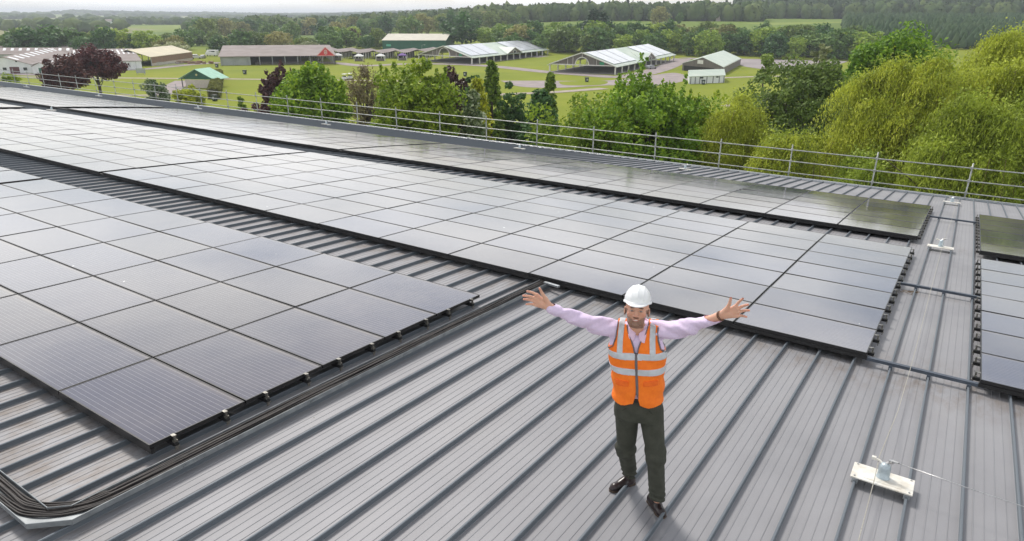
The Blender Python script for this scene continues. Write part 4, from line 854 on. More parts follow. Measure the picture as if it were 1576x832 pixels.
def trunk_mb(h, r, C=None, nl=9, rng=RNG, lean=0., split=.35):
    b = MB(); top = h; pts = [(0, 0, 0), (.03 * r, 0, h * .2), (lean * h * .2 + .1 * r, .1 * r, h * .5), (lean * h * .4, 0, h * .8)]; b.tube(pts, [r * 1.25, r, r * .7, r * .25], 8)
    if C is not None and len(C):
        for q in C[rng.choice(len(C), min(nl, len(C)), replace=False)]:
            t = rng.uniform(split, .75); s_ = Vector((lean * h * t * .5, 0, h * .8 * t)); q = Vector(q.tolist()); mid = (s_ + q) / 2 + Vector((0, 0, -.06 * h)) + Vector((rng.normal(0, .03 * h), rng.normal(0, .03 * h), 0)); b.tube([s_, mid, q], [r * .38, r * .24, r * .06], 6)
            for _ in range(2):
                q2 = q + Vector(rng.normal(0, .08 * h, 3).tolist()); b.tube([mid, (mid + q2) / 2 + Vector((0, 0, .02 * h)), q2], [r * .16, r * .1, r * .03], 5)
    return b
def tree(name, loc, lab, mat, shape, nclump, nleaf, size, clump_r, h, tr, seed, cat='tree', group=None, bias=(0, 0, .6), asp=1.5, spikes=0., hang=0., nl=9, lean=0., split=.35, twigs=False):
    rng = np.random.default_rng(seed); e = empty(name, tuple(loc), rng.uniform(0, 6.28) if not lean else 0, lab, cat, group)
    P, D = crown(rng, shape, nclump, nleaf, size, clump_r, spikes=spikes); P[:, 2] *= h / np.quantile(P[:, 2], .999); V, F_ = leaf_quads(P, size, D * .9 + np.array(bias), asp, rng, hang); obj('crown', np_mesh('crown', V, F_, mat), e)
    C = shape(60, rng) * np.array([.8, .8, .92]); trunk_mb(h, tr, C, nl, rng, lean, split).build('trunk', BARK, e, True); return e
def at_px(u, vtop, d):     # foot on the level ground at distance d in direction u, height that reaches vtop
    vm = min((vtop + 21 + 20 * FPX / d) / 2, vtop + 60); D = fw - u2 * (vm - 416) / FPX + r2 * (u - 788) / FPX; k = d / math.hypot(D[0], D[1]); x, y = D[0] * k, D[1] * k; D = fw - u2 * (vtop - 416) / FPX + r2 * (u - 788) / FPX; k = d / math.hypot(D[0], D[1]); return Vector((x, y, 0)), CAM_Z + D[2] * k
def px_m(d, u=788.):
    t = (u - 788) / FPX * .95; return d / FPX * 1.0 / (1 + t * t) ** .8
def broad(name, u, vtop, d, hw, lab, matk, seed, nleaf=14000, size=.34, clumps=90, low=-.55, depth=1., base_frac=.2, cat='tree', **kw):
    loc, h = at_px(u, vtop, d); r_ = hw * px_m(d, u); rz_ = h * (1 - base_frac) / 2; cr_ = kw.pop('cr', .30) * min(r_, rz_); spikes = kw.get('spikes', 0)
    return tree(name, loc, lab, LM[matk], ell_shape(r_ * .86, r_ * .86 * depth, rz_ - cr_ * .8, h - rz_ - cr_ * .05, low), clumps, nleaf, size, cr_, h, max(.12, h * .026), seed, cat, **kw)
# --- beyond the guard rail, left to right
broad('broadleaf_bush', 17, 113, 150, 24, 'low green bush at the far left behind the guard rail', 'green', 1, 2500, .5, 40, base_frac=.02, cat='bush')
broad('copper_beech', 97, 84, 181, 34, 'smaller copper beech standing in front of the white lean-to', 'copper', 2, 9000, .40, 80, low=-.7, base_frac=.24, split=.3)
broad('copper_beech', 146, 69, 194, 40, 'larger dark copper beech with a forked bare trunk', 'copper', 3, 12000, .42, 90, low=-.65, base_frac=.26, split=.25)
broad('hawthorn', 239, 121, 150, 21, 'rounded white-flowered hawthorn left of the green hut', 'blossom', 4, 5500, .33, 60, base_frac=.02, low=-.9, cr=.3)
broad('broadleaf_bush', 291, 131, 146, 27, 'spreading green bush in front of the green hut', 'yellowg', 5, 5500, .35, 60, base_frac=.02, low=-.9, cat='bush')
broad('broadleaf_bush', 372, 149, 122, 9, 'small round green bush left of the purple shrub', 'green', 6, 1500, .3, 20, base_frac=.02, low=-.9, cat='bush')
broad('purple_shrub', 388, 160, 112, 24, 'low dark purple shrub behind the guard rail', 'burg', 7, 4000, .3, 40, base_frac=.02, low=-.9, cat='shrub')
broad('purple_leaved_tree', 430, 98, 88, 30, 'dark purple-leaved tree half hidden by the bright green maple', 'burg', 8, 7000, .36, 80, base_frac=.1, spikes=1.)
broad('maple_tree', 478, 100, 76, 62, 'bright green maple with dense rounded crown, left of the bare brown tree', 'maple', 9, 32000, .27, 150, base_frac=.06, low=-.75, spikes=1.2)
broad('budding_tree', 566, 97, 98, 32, 'thin brown budding tree between the maple and the big green tree', 'brown', 10, 4200, .16, 70, base_frac=.1, nl=30, asp=3, spikes=1.5, low=-.8)
broad('purple_leaved_tree', 690, 104, 84, 28, 'purple-leaved tree peeping out right of the big green tree', 'burg', 11, 5000, .36, 60, base_frac=.1)
broad('broadleaf_tree', 640, 95, 66, 74, 'big green tree with domed crown, left of the cypresses', 'green', 12, 44000, .23, 190, base_frac=.02, low=-.8, spikes=1., cr=.24)
broad('dark_pine', 722, 116, 92, 24, 'small dark green pine behind the pointed conifers', 'dark', 13, 5000, .3, 50, base_frac=.05)
def spire(name, u, vtop, d, hw, lab, matk, seed, col=False, n=9000, size=.28, low_z=.02):
    loc, h = at_px(u, vtop, d); r_ = hw * px_m(d, u); sh = col_shape(r_ * .85, h * low_z, h * .97) if col else cone_shape(r_, h * low_z, h * .97, .62)
    return tree(name, loc, lab, LM[matk], sh, 170, n, size, r_ * .26, h, h * .02, seed, 'conifer', bias=(0, 0, .9), nl=4)
spire('cypress', 735, 122, 72, 32, 'broad yellow-green cypress left of the tall column', 'yellowg', 14, n=8000)
spire('cypress', 757, 94, 82, 22, 'tall narrow column cypress, the highest of the group', 'cypress', 15, True, 9000)
spire('blossom_conifer', 728, 140, 66, 34, 'grey-green tipped conifer in front of the broad cypress', 'blossom', 16, n=8000)
broad('broadleaf_tree', 787, 128, 86, 28, 'round dark green tree right of the tall column cypress', 'dark', 17, 6000, .3, 60, base_frac=.03)
spire('cypress', 846, 112, 88, 15, 'small pointed yellow-green cypress left of the spiky green tree', 'cypress', 18, True, 6000)
spire('cypress', 832, 138, 80, 44, 'broad dark conical evergreen right of the round dark tree', 'dark', 19, n=9000, size=.32)
broad('broadleaf_tree', 905, 146, 60, 92, 'low leafy green tree left of the spiky green tree', 'green', 20, 30000, .21, 140, base_frac=.02, low=-.8)
broad('broadleaf_tree', 1000, 103, 58, 108, 'large green tree with upright spiky shoots, middle of the picture', 'maple', 21, 52000, .21, 190, base_frac=.02, low=-.85, spikes=2.2, cr=.24)
broad('broadleaf_tree', 1080, 142, 60, 62, 'leafy green tree leaning on the right side of the spiky tree', 'green', 22, 24000, .21, 110, base_frac=.02, low=-.85, spikes=1.2)
# sparse tree with bare limbs
loc, h = at_px(1172, 84, 92)
rng_ = np.random.default_rng(23)
def sparse_shape(n, rng):
    A_ = np.array([[-.5, .2, .97 * h], [.3, 0, h * .93], [-2.4, .3, h * .62], [2.6, 0, h * .84], [.2, .2, h * .9]]); B_ = ell_shape(3.4, 3., h * .14, h * .48, -.9)(n, rng); k = rng.random(len(B_)) < .12; B_[k] = A_[rng.integers(0, 5, k.sum())] + rng.normal(0, .4, (k.sum(), 3)); return B_
tree('sparse_tree', loc, 'sparse tree with bare upper limbs and a tuft on top, behind the small willow', LM['olive'], sparse_shape, 60, 5200, .3, .75, h, .3, 23, nl=26, split=.2)
broad('oak_tree', 1236, 90, 78, 100, 'wide dull green oak between the sparse tree and the willows', 'olive', 24, 30000, .25, 170, base_frac=.02, low=-.85, cr=.2, nl=16)
broad('sycamore_tree', 1378, 40, 92, 90, 'bright green tree rising behind the willows at the right', 'maple', 25, 42000, .29, 160, base_frac=.25, low=-.5, cr=.26)
broad('blossom_bush', 1258, 68, 150, 14, 'pale blossoming bush above the dull green oak', 'pale', 26, 2600, .4, 40, base_frac=.05)
def willow(u, vtop, d, hw, lab, seed, nst=2600, cz=None, name='weeping_willow', matk='willow', lo=.05):
    rng = np.random.default_rng(seed); loc, h = at_px(u, vtop, d); r_ = hw * px_m(d, u) * 1.08; e = empty(name, tuple(loc), 0, lab, 'willow', None)
    nb = 46; D = rng.normal(size=(nb * 3, 3)); D /= np.linalg.norm(D, axis=1, keepdims=True); D = D[D[:, 2] > -.25][:nb]; k = rng.uniform(.5, .95, len(D)); Cb = D * k[:, None] * np.array([r_ * .82, r_ * .82, h * .40]) + np.array([0, 0, h * .55]); br = rng.uniform(.13, .25, len(D)) * r_
    pick = rng.integers(0, len(Cb), nst); Dd = rng.normal(size=(nst, 3)); Dd[:, 2] = np.abs(Dd[:, 2]) * 1.1; Dd /= np.linalg.norm(Dd, axis=1, keepdims=True); S = Cb[pick] + Dd * br[pick][:, None] * np.array([1, 1, .7]); S[:, 2] *= h / np.quantile(S[:, 2], .998)
    ln = rng.uniform(1.1, 4.6, nst) * (h / 14); outd = Dd.copy(); outd[:, 2] = 0; sway = np.array([-.10, 0, 0]) + rng.normal(0, .05, (nst, 3)); nl = 20; t = np.linspace(0, 1, nl)[None, :, None]
    P = S[:, None, :] + outd[:, None] * (1.3 * t * (1 - .55 * t)) * (.5 + .25 * ln[:, None, None]) + np.array([0, 0, 1.]) * (.28 * t - 1.15 * t ** 1.6) * ln[:, None, None] + sway[:, None] * ln[:, None, None] * t * 2
    P = P.reshape(-1, 3) + rng.normal(0, .05, (nst * nl, 3)); P = P[P[:, 2] > .3]
    V, F_ = leaf_quads(P, .056, np.array([0, 0, .3]), 4.4, rng, hang=.8); obj('crown', np_mesh('crown', V, F_, LM[matk]), e)
    P2 = S + rng.normal(0, .25, S.shape); V, F_ = leaf_quads(np.repeat(P2, 4, 0) + rng.normal(0, .3, (len(P2) * 4, 3)), .10, np.array([0, 0, .9]), 2., rng, hang=.3); obj('upper_leaves', np_mesh('upper_leaves', V, F_, LM[matk]), e)
    trunk_mb(h, h * .03, Cb, 20, rng).build('trunk', BARK, e, True)
    st = MB()
    for i in rng.choice(nst, 60, replace=False):
        p0 = S[i]; o_ = outd[i] * .6; st.tube([p0, p0 + o_ * .8 + np.array([0, 0, .1]), p0 + o_ * 1.3 + np.array([0, 0, -ln[i] * .5]), p0 + o_ * 1.4 + np.array([0, 0, -ln[i] * .95])], .02, 4)
    st.build('hanging_branches', simple('willow_twig', (.20, .17, .05), (.13, .10, .04), 5, .8), e); return e
willow(1395, 90, 52, 94, 'weeping willow left of the largest one, hanging over the guard rail', 31, 6200)
willow(1545, 52, 56, 150, 'largest weeping willow at the right edge of the picture', 32, 10500)
willow(1500, 150, 46, 90, 'lower weeping willow in front, just behind the right end of the guard rail', 33, 5200)
willow(1660, 75, 52, 110, 'weeping willow mostly beyond the right edge', 35, 4800)
willow(1135, 150, 56, 60, 'small yellow willow right of the spiky green tree', 34, 4200)
willow(1215, 205, 50, 60, 'low yellow willow behind the guard rail in front of the oak', 36, 3600)
willow(1330, 240, 46, 56, 'low willow filling the gap beneath the oak and the left willow', 37, 2800)
# clipped hedge
def hedge():
    a, b = pt(330, 152), pt(337, 119); base = a.copy(); rng = np.random.default_rng(41); e = empty('clipped_hedge', tuple(base), 0, 'clipped olive green hedge running away beside the green hut', 'hedge'); d = (b - a); n = Vector((-d.y, d.x, 0)).normalized(); t = rng.random(9000); side = rng.random(9000); x = np.where(side < .5, rng.uniform(-1, 1, 9000), np.sign(rng.normal(size=9000))) * 1.3; z = np.where(side < .5, 2.6, rng.uniform(.1, 2.6, 9000)) + rng.normal(0, .08, 9000); z = np.minimum(z, 2.6 - np.abs(x / 1.3) ** 4 * .5)
    P = np.outer(t, np.array(d)) + np.outer(x + rng.normal(0, .07, 9000), np.array(n)) + np.outer(z, [0, 0, 1]); V, F_ = leaf_quads(P, .42, np.array([0, 0, .6]), 1.3, rng); obj('foliage', np_mesh('foliage', V, F_, leaf_mat('hedge_leaves', (.09, .10, .015), (.17, .17, .025), (.26, .25, .04), .1)), e)
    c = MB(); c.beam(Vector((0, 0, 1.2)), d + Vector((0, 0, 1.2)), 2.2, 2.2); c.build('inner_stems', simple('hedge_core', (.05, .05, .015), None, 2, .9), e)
hedge()
# --- trees of the middle distance: every one its own object, meshes shared between kinds
PROTO = {}
def proto(kind):
    if kind in PROTO: return PROTO[kind]
    rng = np.random.default_rng(len(PROTO) + 60); mk = {'round': 'mid', 'tall': 'mid', 'limes': 'lime', 'darkr': 'dark', 'pale': 'pale', 'cone': 'conifer', 'rust': 'rust', 'burg': 'burg', 'mid2': 'olive'}[kind]
    if kind == 'cone': P, D = crown(rng, cone_shape(.32, .08, .98, .7), 90, 1300, .05, .07)
    elif kind == 'tall': P, D = crown(rng, ell_shape(.30, .30, .46, .47, -.95), 60, 1700, .06, .11)
    elif kind == 'pale': P, D = crown(rng, ell_shape(.62, .5, .38, .42, -.6), 60, 1900, .06, .16)
    else: P, D = crown(rng, ell_shape(.42, .42, .44, .45, -.95), 60, 1900, .06, .14)
    V, F_ = leaf_quads(P, .07 if kind != 'cone' else .055, D + np.array([0, 0, .6]), 1.3, rng); cm = np_mesh('crown', V, F_, LM[mk]); t = MB(); t.tube([(0, 0, 0), (0, 0, .6)], [.018, .01], 6); PROTO[kind] = (cm, t.mesh('trunk', BARK)); return PROTO[kind]
KN = dict(round='rounded dark green tree', tall='tall narrow green tree', limes='bright spring green tree', darkr='very dark green tree', pale='pale yellow-flowered bushy tree', cone='pointed dark conifer', rust='brownish olive tree', burg='dark purple-leaved tree', mid2='dull olive green tree')
def mid(kind, P, h, lab, grp, wf=1.):
    cm, tm = proto(kind); e = empty({'cone': 'conifer', 'pale': 'flowering_tree'}.get(kind, 'broadleaf_tree'), tuple(P), random.uniform(0, 6.28), lab, 'tree', grp); s_ = h; e.scale = (s_ * wf, s_ * wf, s_); obj('crown', cm, e); obj('trunk', tm, e); return e
def band(n, u0, u1, d0, d1, h0, h1, kinds, where, grp, wf=(1., 1.3)):
    for i in range(n):
        u = u0 + (u1 - u0) * (i + random.uniform(.1, .9)) / n; k = random.choice(kinds); mid(k, far(u, random.uniform(d0, d1)), random.uniform(h0, h1), KN[k] + ' ' + where, grp, random.uniform(*wf))
band(36, 765, 1335, 372, 392, 10.5, 14.5, ['round', 'round', 'darkr', 'limes', 'mid2', 'tall'], 'in the woodland belt behind the barns', 'trees of the woodland belt behind the barns')
band(30, 740, 1340, 400, 430, 11, 15, ['round', 'darkr', 'limes', 'mid2', 'rust'], 'at the back of the belt behind the barns', 'trees at the back of the belt behind the barns')
band(22, 0, 200, 390, 520, 8, 14, ['round', 'darkr', 'mid2', 'limes'], 'behind the brown-roofed sheds at the left', 'trees behind the sheds at the left')
band(30, 200, 590, 400, 520, 7, 13, ['round', 'limes', 'mid2', 'rust', 'darkr'], 'behind the long open shed', 'trees behind the long open shed')
band(40, 300, 800, 560, 760, 12, 18, ['round', 'darkr', 'round', 'mid2', 'rust'], 'in the wood left of the hill', 'trees of the wood left of the hill')
for kind, u, d, h, wf, lab in (('darkr', 710, 430, 19, 1.35, 'massive dark green tree behind the dark green shed'), ('tall', 505, 430, 14, 1.6, 'rounded green tree standing alone left of the dark green shed'), ('burg', 541, 470, 11, 1.1, 'dark purple-leaved tree left of the dark green shed'), ('pale', 262, 400, 7.5, 2.0, 'wide pale yellow flowering tree behind the tan barn'), ('pale', 440, 400, 6., 2.0, 'pale flowering bush behind the long open shed'), ('pale', 475, 410, 6.5, 1.6, 'pale flowering bush behind the red gable'),
                              ('cone', 912, 420, 19, 1.5, 'almost black conifer, tallest of the clump behind the largest barn'), ('cone', 925, 425, 17, 1.6, 'almost black conifer right of the tallest in its clump'), ('darkr', 938, 420, 13, 1.2, 'dark tree at the right foot of the black conifers'), ('rust', 800, 385, 15, 1.2, 'tall olive tree behind the left open barn'), ('mid2', 868, 385, 14, 1.4, 'tall greyish tree between the two open barns'),
                              ('limes', 1102, 368, 9.5, 1., 'small round yellow-green tree standing before the belt'), ('limes', 1224, 366, 11, .95, 'round pale green tree at the right end of the belt'), ('darkr', 1193, 366, 12, 1.1, 'dark green tree left of the round pale one at the lot'), ('round', 1280, 372, 15, 1.2, 'tall dark tree at the right end of the belt above the oak'), ('round', 1310, 378, 14, 1.1, 'dark tree just left of the bright sycamore'),
                              ('darkr', 48, 420, 14, 1.6, 'dark tree left of the middle of the far left clump'), ('darkr', 76, 430, 14.5, 1.6, 'dark tree in the middle of the far left clump'), ('darkr', 112, 430, 13, 1.6, 'dark tree at the right of the far left clump'), ('darkr', 160, 430, 14, 1., 'dark pointed tree right of the far left clump'),
                              ('rust', 1014, 640, 15, 1.2, 'brownish tree on the pasture in front of the hill wood'), ('tall', 1045, 640, 10, 1., 'small tree on the pasture right of the brownish one'), ('cone', 905, 760, 20, .8, 'lone pointed conifer above the hill wood skyline, left'), ('cone', 964, 770, 20, .8, 'pointed conifer above the hill wood skyline, middle'), ('cone', 1115, 780, 19, .8, 'pointed conifer above the hill wood skyline, right')):
    mid(kind, far(u, d), h, lab, None, wf)
# --- far woods that read as one mass
def wood(name, lab, matk, spots, matk2=None):
    """spots: array (x,y,z,r,h); low lumpy crowns merged"""
    import bmesh
    bm = bmesh.new(); bmesh.ops.create_icosphere(bm, subdivisions=2, radius=1); base = np.array([v.co[:] for v in bm.verts]); Fb = np.array([[v.index for v in f.verts] for f in bm.faces]); bm.free()
    rng = np.random.default_rng(abs(hash(matk)) % 1000 if False else len(spots)); keep = base[:, 2] > -2; V = []; F_ = []; n = 0
    cards = matk2 == 'cards'; cone = matk == 'plant'; CV = []
    for x, y, z, r_, h in spots:
        if cards: Dq = rng.normal(size=(46, 3)); Dq /= np.linalg.norm(Dq, axis=1, keepdims=True); Dq[:, 2] = np.abs(Dq[:, 2] + .3) - .3; CV.append(Dq * np.array([r_, r_, h * .55]) * rng.uniform(.9, 1.22, (46, 1)) + np.array([x, y, z + h * .45]))
        if cone: q = base * np.array([1, 1, 1.]) * (1 + rng.normal(0, .12, (len(base), 1))); q[:, :2] *= np.clip(.95 - .75 * q[:, 2:3], .05, 1.4); q = q * np.array([r_, r_, h * .5]) + np.array([x, y, z + h * .5]); V.append(q); F_.append(Fb + n); n += len(q); continue
        q = base * (1 + rng.normal(0, .17, (len(base), 1))); q = q * np.array([r_, r_, h * .55]) + np.array([x, y, z + h * .45]); V.append(q); F_.append(Fb + n); n += len(q)
    V = np.concatenate(V); F_ = np.concatenate(F_)
    if cards:
        C_ = np.concatenate(CV); Vq, Fq = leaf_quads(C_, 2.1, np.array([0, 0, .7]), 1.2, rng); Fq = Fq + len(V); V = np.concatenate([V, Vq]); F_ = np.concatenate([F_, Fq[:, [0, 1, 2]], Fq[:, [0, 2, 3]]])
    o = obj(name, np_mesh(name, V, F_, LM2[matk], True)); tag(o, lab, 'woodland', kind='stuff')
def wood_mat(name, c1, c2, c3):
    m, nt, b = new_mat(name); g = nt.nodes.new('ShaderNodeNewGeometry'); r_ = ramp(nt, [(0, c1), (.5, c2), (1, c3)]); n1 = noise(nt, .25, 4, .7, coord='World'); v = mathn(nt, 'ADD', mathn(nt, 'MULTIPLY', g.outputs['Random Per Island'], .7), mathn(nt, 'SUBTRACT', mathn(nt, 'MULTIPLY', n1.outputs['Fac'], 1.1), .4)); nt.links.new(v, r_.inputs[0]); nt.links.new(r_.outputs[0], b.inputs['Base Color']); b.inputs['Roughness'].default_value = .95; b.inputs['Specular IOR Level'].default_value = .1; return m
LM2 = dict(mixed=wood_mat('mixed_wood', (0.034, 0.061, 0.024), (0.068, 0.108, 0.034), (0.135, 0.169, 0.054)), darkw=wood_mat('dark_wood', (0.024, 0.043, 0.024), (0.045, 0.070, 0.034), (0.074, 0.108, 0.047)), plant=wood_mat('young_conifer_plantation', (0.041, 0.074, 0.041), (0.061, 0.101, 0.047), (0.088, 0.128, 0.061)))
def spots(n, u0, u1, d0, d1, h0, h1, rf=.45, seed=1, mask=None):
    rng = np.random.default_rng(seed); out = []
    for _ in range(n):
        u = rng.uniform(u0, u1); d = math.sqrt(rng.uniform(d0 ** 2, d1 ** 2))
        if mask and not mask(u, d): continue
        P = far(u, d); h = rng.uniform(h0, h1); out.append((P.x, P.y, P.z, h * rf * rng.uniform(.8, 1.3), h))
    return out
wood('hill_wood', 'long mixed wood along the hill crest behind the pasture', 'mixed', spots(520, 690, 1170, 705, 800, 10, 17, .42, 2) + spots(160, 1150, 1700, 850, 900, 12, 17, .42, 3), 'cards')
wood('ridge_forest', 'dark forest covering the ridge at the top right', 'darkw', spots(1500, 1130, 1800, 870, 1250, 14, 20, .3, 4), 'cards')
wood('conifer_plantation', 'young conifer plantation below the ridge forest at the right', 'plant', spots(2600, 1300, 1800, 425, 760, 6, 9, .26, 5))
wood('lowland_woods', 'scattered woods and hedgerows of the lowland at the left', 'mixed', spots(1500, -200, 760, 700, 1900, 8, 14, .6, 6, lambda u, d: math.sin(u * .021 + d * .006) + math.sin(d * .0113 + u * .008 + 1) > .25) + spots(1300, -300, 800, 1900, 4200, 9, 15, 1.1, 7, lambda u, d: math.sin(u * .017 + d * .0031) + math.sin(d * .0049) > .35))
wood('distant_ridge_wood', 'hazy wood on the low ridge at the left horizon', 'darkw', spots(900, 100, 620, 3900, 4600, 14, 20, 1.6, 8) + spots(500, 400, 800, 2300, 2800, 10, 18, 1.2, 9))
wood('wood_under_hill', 'mixed wood between the stalls and the hill', 'mixed', spots(300, 380, 800, 760, 900, 12, 18, .45, 10), 'cards')
# farm roofs in the lowland
for u, d, w_, lab in ((186, 1500, 40, 'pale farm buildings among the far left woods'), (172, 1520, 22, 'small pale farm building left of the larger ones in the far woods')):
    P = far(u, d); e = empty('farm_building', tuple(P), .2, lab, 'farm building'); b = MB(); b.box((0, 0, 3), (w_, 15, 6)); b.build('wall', BM['white'], e); b = MB()
    for s_ in (-1, 1): slab_quad(b, [Vector((-w_ / 2, s_ * 8, 6)), Vector((w_ / 2, s_ * 8, 6)), Vector((w_ / 2, 0, 9)), Vector((-w_ / 2, 0, 9))], .3)
    b.build('roof', BM['brown'], e)
# house in the hill wood
P = far(1105, 716); e = empty('hillside_house', tuple(P), .3, 'house with pale gable in front of the hill wood', 'house'); b = MB(); b.box((0, 0, 2.5), (10, 7, 5)); b.build('wall', BM['block'], e); b = MB()
for s_ in (-1, 1): slab_quad(b, [Vector((-5.4, s_ * 4, 4.8)), Vector((5.4, s_ * 4, 4.8)), Vector((5.4, 0, 8)), Vector((-5.4, 0, 8))], .25)
rf_ = b.build('roof', BM['brown'], e); b = MB(); b.box((3, 0, 8.2), (.8, .8, 1.6)); b.build('chimney', BM['brick'], rf_)
# air
hz = MB(); hz.hexa([Vector((-15000, -15000, -1.5)), Vector((15000, -15000, -1.5)), Vector((15000, 15000, -1.5)), Vector((-15000, 15000, -1.5)), Vector((-15000, -15000, 75)), Vector((15000, -15000, 75)), Vector((15000, 15000, 75)), Vector((-15000, 15000, 75))])
hm = bpy.data.materials.new('haze'); hm.use_nodes = True; n_ = hm.node_tree; n_.nodes.remove(n_.nodes['Principled BSDF']); pv = n_.nodes.new('ShaderNodeVolumePrincipled'); pv.inputs['Color'].default_value = (.86, .92, 1, 1); pv.inputs['Density'].default_value = .0002; pv.inputs['Anisotropy'].default_value = .2; n_.links.new(pv.outputs[0], n_.nodes['Material Output'].inputs['Volume'])
tag(hz.build('haze', hm), 'pale summer haze over the land', kind='stuff')
# ================================================================== the man on the roof
def rcone(P, a, b, r1, r2, sc=None):
    a = np.array(a, float); b = np.array(b, float); ba = b - a; pa = P - a
    h = np.clip((pa @ ba) / max(ba @ ba, 1e-9), 0, 1)[..., None]; q = pa - h * ba
    return np.linalg.norm(q, axis=-1) - (r1 + (r2 - r1) * h[..., 0])
def ellip(P, c, r, M=None):
    q = P - np.array(c, float)
    if M is not None: q = q @ M
    r = np.array(r, float); k0 = np.linalg.norm(q / r, axis=-1); k1 = np.linalg.norm(q / (r * r), axis=-1); return k0 * (k0 - 1) / np.maximum(k1, 1e-6)
class Field:
    def __init__(s, xs, ys, zs):
        s.x, s.y, s.z = (np.asarray(q, float) for q in (xs, ys, zs)); s.F = np.full((len(s.x), len(s.y), len(s.z)), .5, np.float32)
    def sub(s, lo, hi):
        sl = []
        for ax, l, h in zip((s.x, s.y, s.z), lo, hi):
            i = max(0, np.searchsorted(ax, l) - 1); j = min(len(ax), np.searchsorted(ax, h) + 1); sl.append(slice(i, max(j, i + 1)))
        return tuple(sl)
    def pts(s, sl):
        X, Y, Z = np.meshgrid(s.x[sl[0]], s.y[sl[1]], s.z[sl[2]], indexing='ij'); return np.stack([X, Y, Z], -1)
    def add(s, fn, lo, hi, k=.02, mode='u'):
        mrg = k + .02; sl = s.sub(np.array(lo) - mrg, np.array(hi) + mrg); P = s.pts(sl); d = fn(P).astype(np.float32); F = s.F[sl]
        if mode == 'u':
            h = np.maximum(k - np.abs(F - d), 0) / max(k, 1e-6); s.F[sl] = np.minimum(F, d) - h * h * k * .25
        elif mode == 's': h = np.maximum(k - np.abs(F + d), 0) / max(k, 1e-6); s.F[sl] = np.maximum(F, -d) + h * h * k * .25
        elif mode == 'i': s.F[sl] = np.maximum(F, d)
    def cone(s, a, b, r1, r2, k=.02):
        a = np.array(a, float); b = np.array(b, float); r = max(r1, r2); s.add(lambda P: rcone(P, a, b, r1, r2), np.minimum(a, b) - r, np.maximum(a, b) + r, k)
    def ell(s, c, r, k=.02, M=None, mode='u'):
        c = np.array(c, float); m_ = max(r); s.add(lambda P: ellip(P, c, r, M), c - m_, c + m_, k, mode)
def surface(fd):
    F = fd.F; ins = F < 0; nx, ny, nz_ = F.shape; c = np.zeros((nx - 1, ny - 1, nz_ - 1), np.int8)
    for dx in (0, 1):
        for dy in (0, 1):
            for dz in (0, 1): c += ins[dx:nx - 1 + dx, dy:ny - 1 + dy, dz:nz_ - 1 + dz]
    act = (c > 0) & (c < 8); idx = np.argwhere(act); vid = np.full(act.shape, -1, np.int64); vid[act] = np.arange(len(idx)); ax = (fd.x, fd.y, fd.z); S = np.zeros((len(idx), 3)); N = np.zeros(len(idx))
    cor = [(0, 0, 0), (1, 0, 0), (0, 1, 0), (1, 1, 0), (0, 0, 1), (1, 0, 1), (0, 1, 1), (1, 1, 1)]
    for i, a in enumerate(cor):
        for b in cor[i + 1:]:
            if sum(abs(p - q) for p, q in zip(a, b)) != 1: continue
            ia = idx + a; ib = idx + b; fa = F[tuple(ia.T)]; fb = F[tuple(ib.T)]; m_ = (fa < 0) != (fb < 0); t = np.where(m_, fa / np.where(m_, fa - fb, 1), 0)[:, None]
            pa = np.stack([ax[k][ia[:, k]] for k in range(3)], 1); pb = np.stack([ax[k][ib[:, k]] for k in range(3)], 1); S += np.where(m_[:, None], pa + (pb - pa) * t, 0); N += m_
    V = S / N[:, None]; faces = []
    for k in range(3):
        o1, o2 = [q for q in range(3) if q != k]; sl0 = [slice(None)] * 3; sl1 = [slice(None)] * 3; sl0[k] = slice(0, -1); sl1[k] = slice(1, None); A_, B_ = ins[tuple(sl0)], ins[tuple(sl1)]; e = np.argwhere(A_ != B_)
        e = e[(e[:, o1] > 0) & (e[:, o2] > 0) & (e[:, o1] < F.shape[o1] - 1) & (e[:, o2] < F.shape[o2] - 1)]
        flip = A_[tuple(e.T)]; q = []
        for d1, d2 in ((1, 1), (0, 1), (0, 0), (1, 0)):
            w_ = e.copy(); w_[:, o1] -= d1; w_[:, o2] -= d2; q.append(vid[tuple(w_.T)])
        q = np.stack(q, 1); q = q[(q >= 0).all(1)] if (q < 0).any() else q; fl = flip if len(flip) == len(q) else flip[:len(q)]
        if k == 1: fl = ~fl
        q[~fl] = q[~fl][:, ::-1]; faces.append(q)
    return V, np.concatenate(faces)
def seg(*parts):
    out = [];
    for a, b, st in parts: out.append(np.arange(a, b - 1e-9, st))
    out.append([parts[-1][1]]); return np.concatenate(out)
